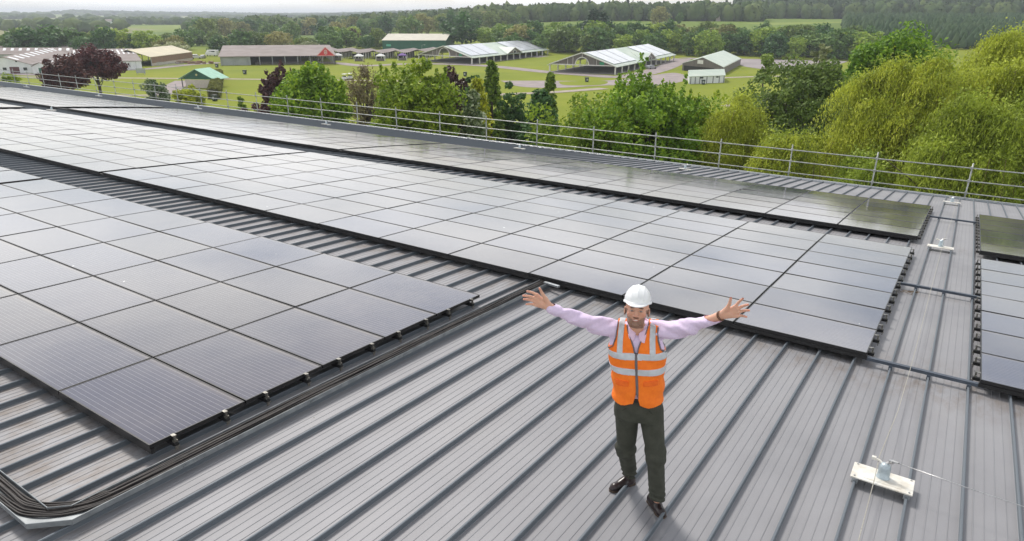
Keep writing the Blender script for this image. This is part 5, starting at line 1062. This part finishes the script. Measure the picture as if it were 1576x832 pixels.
def man():
    # local frame: x to the picture's right, y away from the camera, z up; feet near the origin
    M0 = Vector((1.09428, 4.67422, CAM_Z - 3.86346)); ang = math.atan2(.22794583, .97367382); RZ = -ang; dv = np.array([math.sin(ang), math.cos(ang), 0]); rv = np.array([dv[1], -dv[0], 0]); m0 = np.array([M0.x, M0.y, M0.z - CAM_Z])
    def J(u, v, y=0.):
        D = fw + r2 * (u - 788) / FPX - u2 * (v - 416) / FPX; t = (m0 @ dv + y) / (D @ dv); X = D * t - m0; return np.array([X @ rv, y, X[2]])
    root = empty('person', tuple(M0), RZ, 'bearded man in white helmet and orange high visibility vest with both arms spread wide', 'person')
    MS = {}
    def cmat(name, rough=.6, spec=.4, sss=0, bump=None):
        m, nt, b = new_mat(name); at = nt.nodes.new('ShaderNodeAttribute'); at.attribute_name = 'tone'; nt.links.new(at.outputs['Color'], b.inputs['Base Color']); b.inputs['Roughness'].default_value = rough; b.inputs['Specular IOR Level'].default_value = spec
        if sss: b.inputs['Subsurface Weight'].default_value = sss; b.inputs['Subsurface Radius'].default_value = (.02, .008, .004); b.inputs['Subsurface Scale'].default_value = .4
        if bump:
            n1 = noise(nt, bump[0], 4); bp = nt.nodes.new('ShaderNodeBump'); bp.inputs['Strength'].default_value = bump[1]; bp.inputs['Distance'].default_value = bump[2]; nt.links.new(n1.outputs['Fac'], bp.inputs['Height']); nt.links.new(bp.outputs[0], b.inputs['Normal'])
        return m
    def put(name, fd, mat, tone=None, parent=root, smooth=True):
        V, F_ = surface(fd); me = np_mesh(name, V, F_, mat, smooth)
        if tone is not None:
            c = tone(V); ca = me.color_attributes.new('tone', 'FLOAT_COLOR', 'POINT'); ca.data.foreach_set('color', np.concatenate([c, np.ones((len(c), 1))], 1).astype(np.float32).ravel())
        return obj(name, me, parent)
    # ---- joints
    shL, shR = J(952, 506, .02), J(1012, 507, .02); elL, elR = J(897, 493, -.13), J(1063, 502, -.13); wrL, wrR = J(850, 475, -.24), J(1104, 487.5, -.24)
    yh = -.25
    def ground_z(x, y):   # local roof height below a local point
        wx = np.array([m0[0], m0[1]]) + x * rv[:2] + y * dv[:2]; a_ = wx @ A3[:2]; yy = wx @ BH[:2]; bb = yy
        for _ in range(6): q = roof_pts(np.array(a_), np.array(bb), np.array(PAN)); bb += yy - q[:2] @ BH[:2]
        return float(roof_pts(np.array(a_), np.array(bb), np.array(PAN))[2] - CAM_Z - m0[2])
    def on_roof(u, v, h=0.):
        lo_, hi_ = -1.0, 1.2
        for _ in range(40):
            y_ = (lo_ + hi_) / 2; p = J(u, v, y_); lo_, hi_ = (y_, hi_) if p[2] > ground_z(p[0], y_) + h else (lo_, y_)
        return J(u, v, y_)
    anL, anR = on_roof(969, 731, .10), on_roof(1011, 768, .10)
    hipL, hipR = J(966, 630, .0), J(1001, 632, .0); knL, knR = J(963, 690, anL[1] * .45), J(1009, 700, anR[1] * .5 - .02)
    print('MAN', [np.round(q, 3).tolist() for q in (anL, anR, knL, knR, shL, shR, elL, elR, wrL, wrR)])
    # ---- torso profile z -> centre x, half width, half depth, centre y
    tz = [.86, .95, 1.05, 1.18, 1.30, 1.42, 1.50, 1.56, 1.61, 1.65]; tx = [-.088, -.09, -.098, -.106, -.118, -.13, -.136, -.14, -.141, -.142]; tw = [.165, .175, .172, .176, .188, .200, .197, .175, .135, .085]; td = [.112, .118, .120, .122, .124, .120, .112, .098, .080, .062]; ty = [0, 0, 0, 0, 0, 0, .005, .01, .015, .015]
    def torso(P, gw=0., gd=0.):
        z = np.clip(P[..., 2], tz[0], tz[-1]); cx_ = np.interp(z, tz, tx); w_ = np.interp(z, tz, tw) + gw; d_ = np.interp(z, tz, td) + gd; cy_ = np.interp(z, tz, ty); q = (np.abs((P[..., 0] - cx_) / w_) ** 2.5 + np.abs((P[..., 1] - cy_) / d_) ** 2.5) ** .4; d = (q - 1) * np.minimum(w_, d_) * .95
        cap = np.maximum(P[..., 2] - tz[-1] - .01, tz[0] - P[..., 2]); return np.maximum(d, cap)
    # ---- body (one surface): head, neck, trunk, arms, hands, legs
    chin = J(981, 505, -.12); hc = J(980.5, 474.5, -.045); tilt = R(14); cT, sT = math.cos(tilt), math.sin(tilt); HM = np.array([[1, 0, 0], [0, cT, sT], [0, -sT, cT]])      # columns: head axes
    HB = np.array([[1, 0, 0], [0, cT, -sT], [0, sT, cT]]).T   # world = hc + HB @ local ; face looks to -y and up
    HS = 1.11
    def H(x, y, z): return hc + HB @ np.array([x, y, z]) * HS
    ky = -.25
    hL = dict(pal=J(835.5, 464, ky - .01), k=[J(826, 453.5, ky), J(822.8, 458.3, ky), J(822.6, 463.2, ky), J(825, 469.3, ky)], t=[J(811.5, 448, ky - .035), J(805.5, 454.8, ky - .035), J(806.2, 460.3, ky - .03), J(810, 468, ky - .03)], tb=J(839.5, 459.5, ky - .012), tm=J(834.5, 451.5, ky - .03), tt=J(830.6, 443.5, ky - .045))
    hR = dict(pal=J(1125, 480.5, ky - .01), k=[J(1131.5, 471.5, ky), J(1135.2, 475, ky), J(1136.2, 480, ky), J(1134.5, 486, ky)], t=[J(1143.5, 459, ky - .035), J(1151, 468.5, ky - .035), J(1152.8, 477.4, ky - .03), J(1149, 487.4, ky - .03)], tb=J(1119, 475, ky - .012), tm=J(1122.8, 467.5, ky - .03), tt=J(1125, 457.5, ky - .045))
    xs = seg((-1.10, -.78, .0032), (-.78, -.26, .012), (-.26, -.03, .0045), (-.03, .42, .012), (.42, .70, .0032)); ys = seg((-.38, -.30, .006), (-.30, .03, .0036), (.03, .24, .008)); zs = seg((.0, 1.50, .014), (1.50, 1.62, .006), (1.62, 2.06, .0034))
    fd = Field(xs, ys, zs)
    fd.add(lambda P: torso(P, -.03, -.03), (-.4, -.2, .85), (.15, .2, 1.66), .03)
    neck0 = J(981, 517, .0); fd.cone(neck0 + [0, .02, -.05], H(0, .012, -.06), .066, .056, .03)
    for S_, E_, W_, h_ in ((shL, elL, wrL, hL), (shR, elR, wrR, hR)):
        fd.cone(S_, E_, .052, .041, .03); fd.cone(E_, W_, .041, .027, .02); kmid = (h_['k'][1] + h_['k'][2]) / 2
        fd.cone(W_, W_ * .45 + kmid * .55, .026, .026, .02)
        for i in range(4):
            k_, t_ = h_['k'][i], h_['t'][i]; wb = W_ + (k_ - W_) * .12; r0 = (.0125, .013, .0125, .0115)[i]
            fd.cone(wb, k_, .016, r0 + .002, .012)                                    # metacarpal: the palm
            dirv = t_ - k_; L_ = np.linalg.norm(dirv); bend = np.array([0, .010, 0]); m1 = k_ + dirv * .42 + bend; m2 = k_ + dirv * .74 + bend * .7
            fd.cone(k_, m1, r0 - .001, r0 - .0028, .006); fd.cone(m1, m2, r0 - .0028, r0 - .0036, .004); fd.cone(m2, t_, r0 - .0036, r0 - .0048, .004)
        fd.cone(W_ + (h_['tb'] - W_) * .3, h_['tb'], .019, .0165, .016); fd.cone(h_['tb'], h_['tm'], .0155, .0120, .010); fd.cone(h_['tm'], h_['tt'], .0118, .0085, .004)
    for S_, K_, A_ in ((hipL, knL, anL), (hipR, knR, anR)): fd.cone(S_, K_, .075, .052, .03); fd.cone(K_, A_, .052, .038, .02)
    def hE(c, r, k=.02, M=None, mode='u'): fd.ell(c, np.array(r) * HS, k, M, mode)
    def hC(a, b, r1, r2, k=.02): fd.cone(a, b, r1 * HS, r2 * HS, k)
    # head
    hE(H(0, .012, .03), (.076, .094, .100), .02, HB); hE(H(0, -.012, -.035), (.061, .072, .078), .03, HB); hC(H(-.028, -.045, -.088), H(.028, -.045, -.088), .026, .026, .03)   # skull, face, jaw
    hC(H(-.032, -.076, .012), H(.032, -.076, .012), .012, .012, .014)      # brow
    for s_ in (-1, 1):
        hE(H(s_ * .041, -.060, -.028), (.022, .018, .018), .018, HB)         # cheek
        hE(H(s_ * .0295, -.0885, -.004), (.016, .009, .0085), .006, HB, 's'); hE(H(s_ * .0295, -.0745, -.004), (.0125, .0115, .0105), .003, HB)
        hE(H(s_ * .079, .012, -.022), (.009, .018, .031), .006, HB); hE(H(s_ * .084, .004, -.022), (.004, .010, .018), .003, HB, 's')
    hC(H(0, -.086, .004), H(0, -.106, -.032), .0085, .0125, .010); hE(H(-.013, -.093, -.036), (.009, .010, .008), .006, HB); hE(H(.013, -.093, -.036), (.009, .010, .008), .006, HB)
    hC(H(-.020, -.084, -.058), H(.020, -.084, -.058), .007, .007, .008); hC(H(-.017, -.083, -.073), H(.017, -.083, -.073), .008, .008, .008); hE(H(0, -.094, -.0655), (.021, .012, .0042), .003, HB, 's')
    hE(H(0, -.082, -.098), (.018, .014, .014), .02, HB)
    def skin(V):
        c = np.tile(np.array([.66, .36, .25]), (len(V), 1)); q = (V - hc) @ HB / HS; head = (np.abs(q[:, 0]) < .1) & (q[:, 2] > -.16) & (q[:, 2] < .2) & (V[:, 2] > 1.5)
        def mixin(m_, col, a=1.):
            m_ = np.clip(m_ * a, 0, 1)[:, None]; c[:] = c * (1 - m_) + np.array(col) * m_
        def blob(x, y, z, rx, ry, rz_, soft=.5): d = np.sqrt(((q[:, 0] - x) / rx) ** 2 + ((q[:, 1] - y) / ry) ** 2 + ((q[:, 2] - z) / rz_) ** 2); return np.clip((1 - d) / soft, 0, 1) * head
        x, y, z = q.T; fr = head & (y < -.0)
        for s_ in (-1, 1): mixin(blob(s_ * .045, -.06, -.03, .028, .05, .022, .8), (.66, .24, .16), .6)
        mixin(blob(0, -.105, -.033, .017, .03, .016, .8), (.66, .25, .17), .6)
        # beard: jaw, moustache, chin stubble
        jaw = np.clip((-.040 - z - np.clip(.055 - np.abs(x), 0, .05) * .35) / .014, 0, 1) * head * (y < .02) * (z > -.135); jaw = np.maximum(jaw, np.clip((np.abs(x) - .055) / .008, 0, 1) * head * (z < .0) * (z > -.12) * (y < .01) * (y > -.05)); mixin(jaw, (.17, .10, .07), .78)
        mixin(blob(0, -.10, -.048, .03, .05, .009, .5), (.12, .07, .05), .9)
        mixin(blob(0, -.09, -.0645, .024, .04, .0105, .4), (.50, .16, .13), 1.); mixin(blob(0, -.09, -.0650, .0185, .05, .0050, .35), (.75, .70, .64), 1.)
        for s_ in (-1, 1):
            mixin(blob(s_ * .031, -.09, .0165, .021, .05, .0055, .4), (.09, .055, .035), .95)
            mixin(blob(s_ * .0295, -.085, -.004, .0185, .04, .0105, .6), (.20, .11, .08), .8); mixin(blob(s_ * .0295, -.09, -.004, .0115, .04, .0046, .3), (.55, .52, .50), 1.); mixin(blob(s_ * .0295, -.09, -.0035, .0050, .04, .0050, .3), (.03, .025, .02), 1.)
        mixin(np.clip((z - .052) / .01, 0, 1) * head * (y > -.06), (.10, .06, .04), .8)
        hd = V[:, 2] < 1.5; hand = (np.abs(V[:, 0] + .15) > .5); mixin(hand * 1., (.74, .42, .31), .6)
        # rosier finger tips and knuckle lines
        for h_ in (hL, hR):
            for p in h_['t'] + [h_['tt']]: mixin(np.clip(1 - np.linalg.norm(V - p, axis=1) / .022, 0, 1), (.72, .28, .20), .8)
            for p in h_['k']: mixin(np.clip(1 - np.linalg.norm(V - p, axis=1) / .010, 0, 1), (.50, .20, .14), .6)
        return c
    body = put('body', fd, cmat('skin', .5, .4, .12), skin)
    # ---- shirt
    def folds(P, f, amp, seedv): return amp * (np.sin(P[..., 0] * f + P[..., 2] * f * .7 + seedv) * np.sin(P[..., 2] * f * 1.3 + P[..., 1] * f + seedv * 2))
    fs = Field(seg((-.90, .60, .0075)), seg((-.34, .20, .0075)), seg((1.05, 1.86, .0075)))
    fs.add(lambda P: torso(P, .0, .0) - .004 + folds(P, 28, .004, 1), (-.4, -.2, .98), (.15, .2, 1.67), .03)
    for S_, E_, W_ in ((shL, elL, wrL), (shR, elR, wrR)):
        ax_ = (E_ - S_); sg = np.sign(ax_[0])
        def arm(P, a=S_ - ax_ * .18, b=E_, r1=.072, r2=.054, k=1.):
            ba = b - a; h = np.clip(((P - a) @ ba) / (ba @ ba), 0, 1); s_ = h * np.linalg.norm(ba); wr_ = .0026 * np.sin(s_ * 70 + P[..., 2] * 90 + P[..., 1] * 60) * (.3 + .7 * h) + .0055 * np.sin(s_ * 26 + P[..., 1] * 45 + P[..., 2] * 50 + a[0] * 9) + .003 * np.sin(s_ * 47 - P[..., 2] * 70); return rcone(P, a, b, r1, r2) + wr_ * k
        fs.add(arm, np.minimum(S_, E_) - .13, np.maximum(S_, E_) + .13, .05)
        fs.add(lambda P: arm(P, E_, W_ - (W_ - E_) * .02, .054, .037, 1.), np.minimum(E_, W_) - .08, np.maximum(E_, W_) + .08, .03)
        cf = W_ - (W_ - E_) * .16; fs.cone(cf, W_ + (W_ - E_) * .03, .044, .041, .006)       # cuff
        fs.ell((S_ + E_) / 2 + np.array([0, 0, -.04]), (.11, .05, .035), .05)
    # V opening at the throat
    nb = J(981, 536, -.1); fs.add(lambda P: ellip(P, J(981, 515, -.13), (.020, .09, .052)), (-.25, -.26, 1.4), (-.05, .0, 1.7), .01, 's')
    shirt = put('shirt', fs, simple('lilac_shirt_cloth', (.78, .64, .84), (.73, .59, .80), 60, .85, bump=.12))
    shirt_d = simple('pink_shirt_collar', (.80, .58, .74), (.74, .53, .68), 40, .85)
    # collar: stand round the neck and two leaves lying on the cloth
    nk = neck0 + [0, .012, .062]
    def front_y(x, z, g=0.):
        yy = np.linspace(-.25, .05, 301); d = torso(np.stack([np.full(301, x), yy, np.full(301, z)], 1)) - .004; k = np.argmax(d < 0) if (d < 0).any() else 200; return yy[k] - g
    fc = Field(seg((nk[0] - .12, nk[0] + .12, .0034)), seg((-.20, .12, .0034)), seg((nk[2] - .12, nk[2] + .10, .0034)))
    fc.add(lambda P: np.maximum(np.abs(rcone(P, nk + [0, 0, -.06], nk + [0, 0, .06], .084, .073)) - .0045, np.maximum(P[..., 2] - (nk[2] + .046 + (P[..., 1] - nk[1]) * .42), nk[2] - .045 - P[..., 2])), nk - .13, nk + .13, .002)
    fc.add(lambda P: np.maximum(np.abs(P[..., 0] - nk[0]) - .020, P[..., 1] - nk[1] + .02), nk - .14, nk + .14, .001, 's')
    for s_ in (-1, 1):
        def cp(x, z, g=.006): return np.array([nk[0] + s_ * x, min(front_y(nk[0] + s_ * x, z, g), nk[1] - .066), z])
        for t in np.linspace(0, 1, 9):
            p = cp(.066 - .050 * t, nk[2] + .030 - .034 * t, .012); q_ = cp(.056 - .030 * t, nk[2] - .062 + .010 * t, .010); fc.cone(p, (p + q_) / 2 + [0, -.004, 0], .0058, .0055, .006); fc.cone((p + q_) / 2 + [0, -.004, 0], q_, .0055, .0045, .006)
    put('collar', fc, shirt_d, parent=shirt)
    # ---- vest
    zt = 1.66; vx = -.128
    def armcut(P, S_, E_): a = S_ + (E_ - S_) * .12; dr = (E_ - S_) / np.linalg.norm(E_ - S_); pr = (P - a) @ dr; side = np.sign((E_ - S_)[0]); return -((P[..., 0] - (a[0] - side * (.012 + .55 * np.clip(1.50 - P[..., 2], 0, .1) - .35 * np.clip(P[..., 2] - 1.52, 0, .2)))) * side)
    cxz = lambda z: np.interp(z, tz, tx)
    def vest_sdf(P, g=0.):
        z = P[..., 2]; x = P[..., 0]; fl = np.clip((1.28 - z) / .3, 0, 1); d = torso(P, .020 + .016 * fl + g, .020 + .022 * fl + g) + folds(P, 17, .0045, 3) * (1 - .5 * (z > 1.4)) + .003 * np.sin(z * 46 + x * 20)
        for S_, E_ in ((shL, elL), (shR, elR)):
            dr = E_ - S_; d2 = rcone(P, S_ - dr * .18, E_, .074, .058) - .013 - g; kk = .03; h = np.maximum(kk - np.abs(d - d2), 0) / kk; d = np.minimum(d, d2) - h * h * kk * .25
        d = np.maximum(d, z - (zt + .02)); return d
    def vest_cuts(P):
        z = P[..., 2]; x = P[..., 0] - cxz(z); y = P[..., 1]
        hem = 1.035 + .012 * np.cos((x + .02) * 30) + np.where(y > 0, .02, 0) + .10 * np.clip(1 - np.abs(x + .004) / .026, 0, 1) * (y < 0); c1 = hem - z
        c2 = np.where(y < .03, np.interp(z, [1.469, 1.47, 1.515, 1.57, 1.62, 1.68], [0, .008, .014, .034, .062, .080]) - np.abs(x), -(np.abs(x) - .078) - np.clip(1.60 - z, 0, 9) * 9)     # V neck / back neck
        c3 = -(np.abs(x)) * 0 - 9.
        for side, S_ in ((-1, shL), (1, shR)):
            xe = (S_[0] - cxz(S_[2])) * side; edge = np.interp(z, [1.43, 1.46, 1.50, 1.57, 1.66], [.9, xe + .080, xe + .036, xe + .014, xe + .006]); c3 = np.maximum(c3, x * side - edge)
        return np.maximum(np.maximum(c1, c2), c3)
    vg = lambda: Field(seg((-.42, .16, .0046)), seg((-.20, .20, .0060)), seg((.95, 1.70, .0046))); lo, hi = (-.42, -.2, .95), (.16, .2, 1.70)
    fv = vg(); fv.add(lambda P: np.maximum(vest_sdf(P), vest_cuts(P)), lo, hi, .0)
    orange = simple('orange_vest_fabric', (1.0, .22, .012), (.94, .185, .010), 30, .75, bump=.1)
    vest = put('vest', fv, orange)
    silver = simple('silver_reflective_tape', (.60, .62, .66), (.52, .54, .57), 25, .45, bump=.05); grey = simple('dark_grey_piping', (.16, .14, .15), None, 20, .7)
    def vpart(name, mask, mat, g=.0045, cut=True, par=None, fine=None):
        f_ = vg(); f_.add(lambda P: np.maximum(np.maximum(vest_sdf(P, g), vest_cuts(P) + (.001 if cut else -.004)), mask(P)), lo, hi, .0); return put(name, f_, mat, parent=par or vest)
    tilt_ = lambda P: P[..., 2] - .06 * (P[..., 0] + .12)
    for z0 in (1.445, 1.318): vpart('reflective_band', lambda P, z0=z0: np.abs(tilt_(P) - z0 - .004 * np.sin(P[..., 0] * 14 + z0 * 50)) - .027, silver)
    for s_ in (-1, 1): vpart('reflective_brace', lambda P, s_=s_: np.maximum(np.abs(P[..., 0] - cxz(P[..., 2]) - s_ * np.interp(P[..., 2], [1.45, 1.66], [.124, .116])) - .022, 1.46 - P[..., 2]), silver, .0052)
    vpart('zip', lambda P: np.maximum(np.abs(P[..., 0] - cxz(P[..., 2]) - .001) - .010, np.maximum(P[..., 2] - 1.475, P[..., 1])), grey, .008, False)
    def pipe(P):
        return np.abs(vest_cuts(P) + .004) - .0042
    vpart('edge_piping', lambda P: np.maximum(pipe(P), 1.42 - P[..., 2]), grey, .0065, False)
    for x0, w_ in ((-.115, .052), (.105, .055)):
        vpart('pocket_flap', lambda P: np.maximum(np.maximum(np.abs(P[..., 0] - cxz(P[..., 2]) - x0) - w_, np.abs(P[..., 2] - 1.225 - .1 * (P[..., 0] + .1)) - .022), P[..., 1]), simple('orange_pocket_fabric', (.90, .16, .01), (.84, .13, .008), 30, .75), .009)
    # chest badge: white ring with a small figure inside
    bc = J(990.5, 530.5, -.19); cands = [bc + np.array([0, dy, 0]) for dy in np.linspace(-.04, .14, 120)]; vals = [float(vest_sdf(np.array([c]), .0)[0]) for c in cands]; y0 = next((c[1] for c, v_ in zip(cands, vals) if v_ < .0), bc[1]) - .008
    wb = simple('white_print', (.80, .78, .76), None, 3, .6); b_ = MB(); cc = Vector((J(990.5, 530.5, y0)).tolist()); cc.y = y0
    b_.tube([cc + Vector((.020 * math.cos(t), .004 * math.sin(t), .020 * math.sin(t))) for t in np.linspace(0, 2 * math.pi, 25)], .0026, 6, cap=False)
    b_.tube([cc + Vector(q) for q in ((.008, -.001, .010), (0, -.001, .013), (-.008, -.001, .008), (-.003, -.001, .001), (.005, -.001, -.003), (.007, -.001, -.009), (0, -.001, -.013), (-.008, -.001, -.010))], .0022, 5)
    for t in np.arange(0, 6.28, math.pi / 4): b_.box(cc + Vector((.0255 * math.cos(t), .003, .0255 * math.sin(t))), (.006, .004, .006))
    b_.build('chest_badge', wb, vest, True)
    # shirt placket visible in the V and at the hem
    # ---- trousers
    ft = Field(seg((-.34, .22, .0065)), seg((-.26, .22, .0075)), seg((.02, 1.11, .0065)))
    ft.add(lambda P: np.maximum(torso(P, .008, .008), P[..., 2] - 1.085), (-.3, -.2, .86), (.15, .2, 1.11), .03)
    def leg(P, S_, K_, A_, sgn, ph):
        t = np.clip((S_[2] - P[..., 2]) / (S_[2] - A_[2]), 0, 1); d1 = rcone(P, S_, K_, .098, .076); d2 = rcone(P, K_, A_ + np.array([0, 0, .035]),   .076, .062); kk = .05; h = np.maximum(kk - np.abs(d1 - d2), 0) / kk; d = np.minimum(d1, d2) - h * h * kk * .25
        wr_ = .0022 * np.sin(P[..., 2] * 60 + P[..., 0] * 30 * sgn + ph) * np.exp(-((P[..., 2] - K_[2]) / .10) ** 2) * 2 + .008 * np.sin((P[..., 2] - A_[2]) * 120 + P[..., 0] * 22 * sgn + P[..., 1] * 14) * np.exp(-np.clip(P[..., 2] - A_[2] - .03, 0, 1) / .07) + .003 * np.sin(P[..., 0] * 50 + P[..., 2] * 14)
        return np.maximum(d + wr_, A_[2] + .004 - P[..., 2] + .2 * (P[..., 1] - A_[1]))
    for S_, K_, A_, sg, ph in ((hipL, knL, anL, -1, 0.), (hipR, knR, anR, 1, 2.)):
        ft.add(lambda P: leg(P, S_, K_, A_, sg, ph), np.minimum(np.minimum(S_, K_), A_) - .12, np.maximum(np.maximum(S_, K_), A_) + .12, .035)
    trous = put('trousers', ft, simple('dark_olive_trousers', (.040, .042, .030), (.058, .060, .044), 14, .85, bump=.25))
    bl = Field(seg((-.30, .12, .006)), seg((-.17, .17, .006)), seg((1.02, 1.12, .006))); bl.add(lambda P: np.maximum(torso(P, .012, .012), np.abs(P[..., 2] - 1.064) - .016), (-.3, -.2, 1.02), (.15, .2, 1.12), 0.); put('belt', bl, simple('black_belt', (.015, .013, .012), None, 9, .5), parent=trous)
    for x0, x1 in ((-.225, -.185), (.045, .005)):     # pocket seams
        s_ = MB(); s_.tube([(x0, -.085, .985), (x0 * .6 + x1 * .4, -.107, .95), (x1 - .01 * np.sign(x0), -.118, .99)], .003, 5); s_.build('pocket_seam', simple('dark_seam', (.02, .021, .015), None, 9, .9), trous)
    # ---- shoes: real contact with the sheet under each foot
    leather = simple('dark_brown_leather', (.016, .010, .010), (.030, .018, .017), 12, .28, bump=.1); sole = simple('worn_shoe_sole', (.10, .07, .05), None, 9, .8)
    for A_, (tu, tv), LEN in ((anL, (938, 757), .28), (anR, (1022, 799), .255)):
        # toe point on the roof: march along the ray to the sheet
        toe = on_roof(tu, tv); toe[2] = ground_z(toe[0], toe[1]); d_ = toe - A_; d_[2] = 0; d_ /= np.linalg.norm(d_); L_ = LEN; heel = toe - d_ * L_; heel[2] = ground_z(heel[0], heel[1]); n_ = np.array([-d_[1], d_[0], 0]); u_ = np.array([0, 0, 1.]); slope = (toe[2] - heel[2]) / L_
        lo3 = np.minimum(toe, heel) - .09; hi3 = np.maximum(toe, heel) + np.array([.09, .09, .17]); f_ = Field(seg((lo3[0], hi3[0], .0045)), seg((lo3[1], hi3[1], .0045)), seg((lo3[2], hi3[2], .0045)))
        def q(s_, h_, w_=0.): return heel + d_ * (s_ * L_) + n_ * w_ + u_ * (h_ + slope * s_ * L_)
        f_.cone(q(.14, .045), q(.45, .040), .038, .040, .02); f_.cone(q(.45, .036), q(.80, .028), .043, .041, .03); f_.cone(q(.80, .026), q(.90, .022), .034, .024, .02); f_.cone(q(.20, .06), A_ * .75 + q(.28, .10) * .25, .038, .040, .03); f_.cone(q(.25, .075), q(.55, .045), .032, .026, .03)
        base = lambda P: (heel[2] + .014 + slope * ((P - heel) @ d_)) - P[..., 2]
        f_.add(base, lo3, hi3, .0, 'i'); sh = put('shoe', f_, leather)
        g_ = Field(f_.x, f_.y, f_.z); 
        def so(P):
            s_ = ((P - heel) @ d_) / L_; w_ = (P - heel) @ n_; hw = np.interp(s_, [-.02, .05, .3, .5, .75, .93, 1.0], [.012, .036, .036, .035, .047, .034, .008]); hz_ = P[..., 2] - heel[2] - slope * s_ * L_; return np.maximum(np.maximum(np.abs(w_) - hw, np.maximum(-s_ * L_, (s_ - 1) * L_)), np.maximum(hz_ - .019, -hz_ + .0005 + .008 * ((s_ > .3) & (s_ < .48))))
        g_.add(so, lo3, hi3, 0.); put('sole', g_, sole, parent=sh)
        l_ = MB()
        for k_ in range(4): c = q(.36 + .075 * k_, .088 - .0125 * k_); l_.tube([Vector((c - n_ * .017).tolist()), Vector((c + u_ * .004).tolist()), Vector((c + n_ * .017).tolist())], .002, 5)
        l_.build('shoelaces', BM['dark'], sh)
    # ---- helmet
    fh = Field(seg((hc[0] - .17, hc[0] + .17, .004)), seg((hc[1] - .22, hc[1] + .18, .004)), seg((hc[2] - .04, hc[2] + .24, .004)))
    hb_ = lambda P: (P - hc) @ HB
    def hel(P):
        q = hb_(P); x, y, z = q[..., 0], q[..., 1] - .008, q[..., 2] - .062; d = (np.sqrt((x / .099) ** 2 + (y / .128) ** 2 + (np.clip(z, 0, 9) / .116) ** 2) - 1) * .099; d = np.maximum(d, -z - .012); r_ = np.sqrt((x / .103) ** 2 + (y / .132) ** 2)
        d = d - .003 * np.clip(1 - np.abs(np.abs(x) - .0) / .012, 0, 1) * (z > .03) - .003 * np.clip(1 - np.abs(np.abs(x) - .045) / .010, 0, 1) * (z > .02)
        brim = np.maximum((r_ - 1) * .103 - .003, np.abs(z + .010) - .006); pk = np.maximum((np.sqrt((x / .090) ** 2 + ((y + .05) / .122) ** 2) - 1) * .090, np.abs(z + .012 + (y + .11) * -.22) - .0045); pk = np.where(y < -.06, pk, 1.)
        inner = (np.sqrt((x / .094) ** 2 + (y / .122) ** 2 + (np.clip(z + .03, 0, 9) / .130) ** 2) - 1) * .094; return np.maximum(np.minimum(np.minimum(d, brim), pk), -inner)
    fh.add(hel, (hc[0] - .17, hc[1] - .22, hc[2] - .04), (hc[0] + .17, hc[1] + .18, hc[2] + .24), 0.)
    mh, nh, bh = new_mat('white_helmet_plastic'); bh.inputs['Base Color'].default_value = (.82, .83, .84, 1); bh.inputs['Roughness'].default_value = .28
    put('helmet', fh, mh)
    # bracelet on the wrist at the picture's right
    br_ = MB(); c = wrR + (wrR - elR) * .10; ax_ = (wrR - elR) / np.linalg.norm(wrR - elR); s1 = np.cross(ax_, [0, 0, 1]); s1 /= np.linalg.norm(s1); s2 = np.cross(ax_, s1)
    for o_, rr_ in ((0, .033), (.010, .032)): br_.tube([Vector((c + ax_ * o_ + s1 * rr_ * math.cos(t) + s2 * rr_ * math.sin(t)).tolist()) for t in np.linspace(0, 2 * math.pi, 21)], .004, 6, cap=False)
    o = br_.build('bracelet', simple('brown_beads', (.22, .10, .05), (.12, .05, .03), 80, .4), None, True); o.location = M0; o.rotation_euler = (0, 0, RZ); tag(o, 'brown bead bracelet on the wrist of the raised hand at the right', 'bracelet')
man()
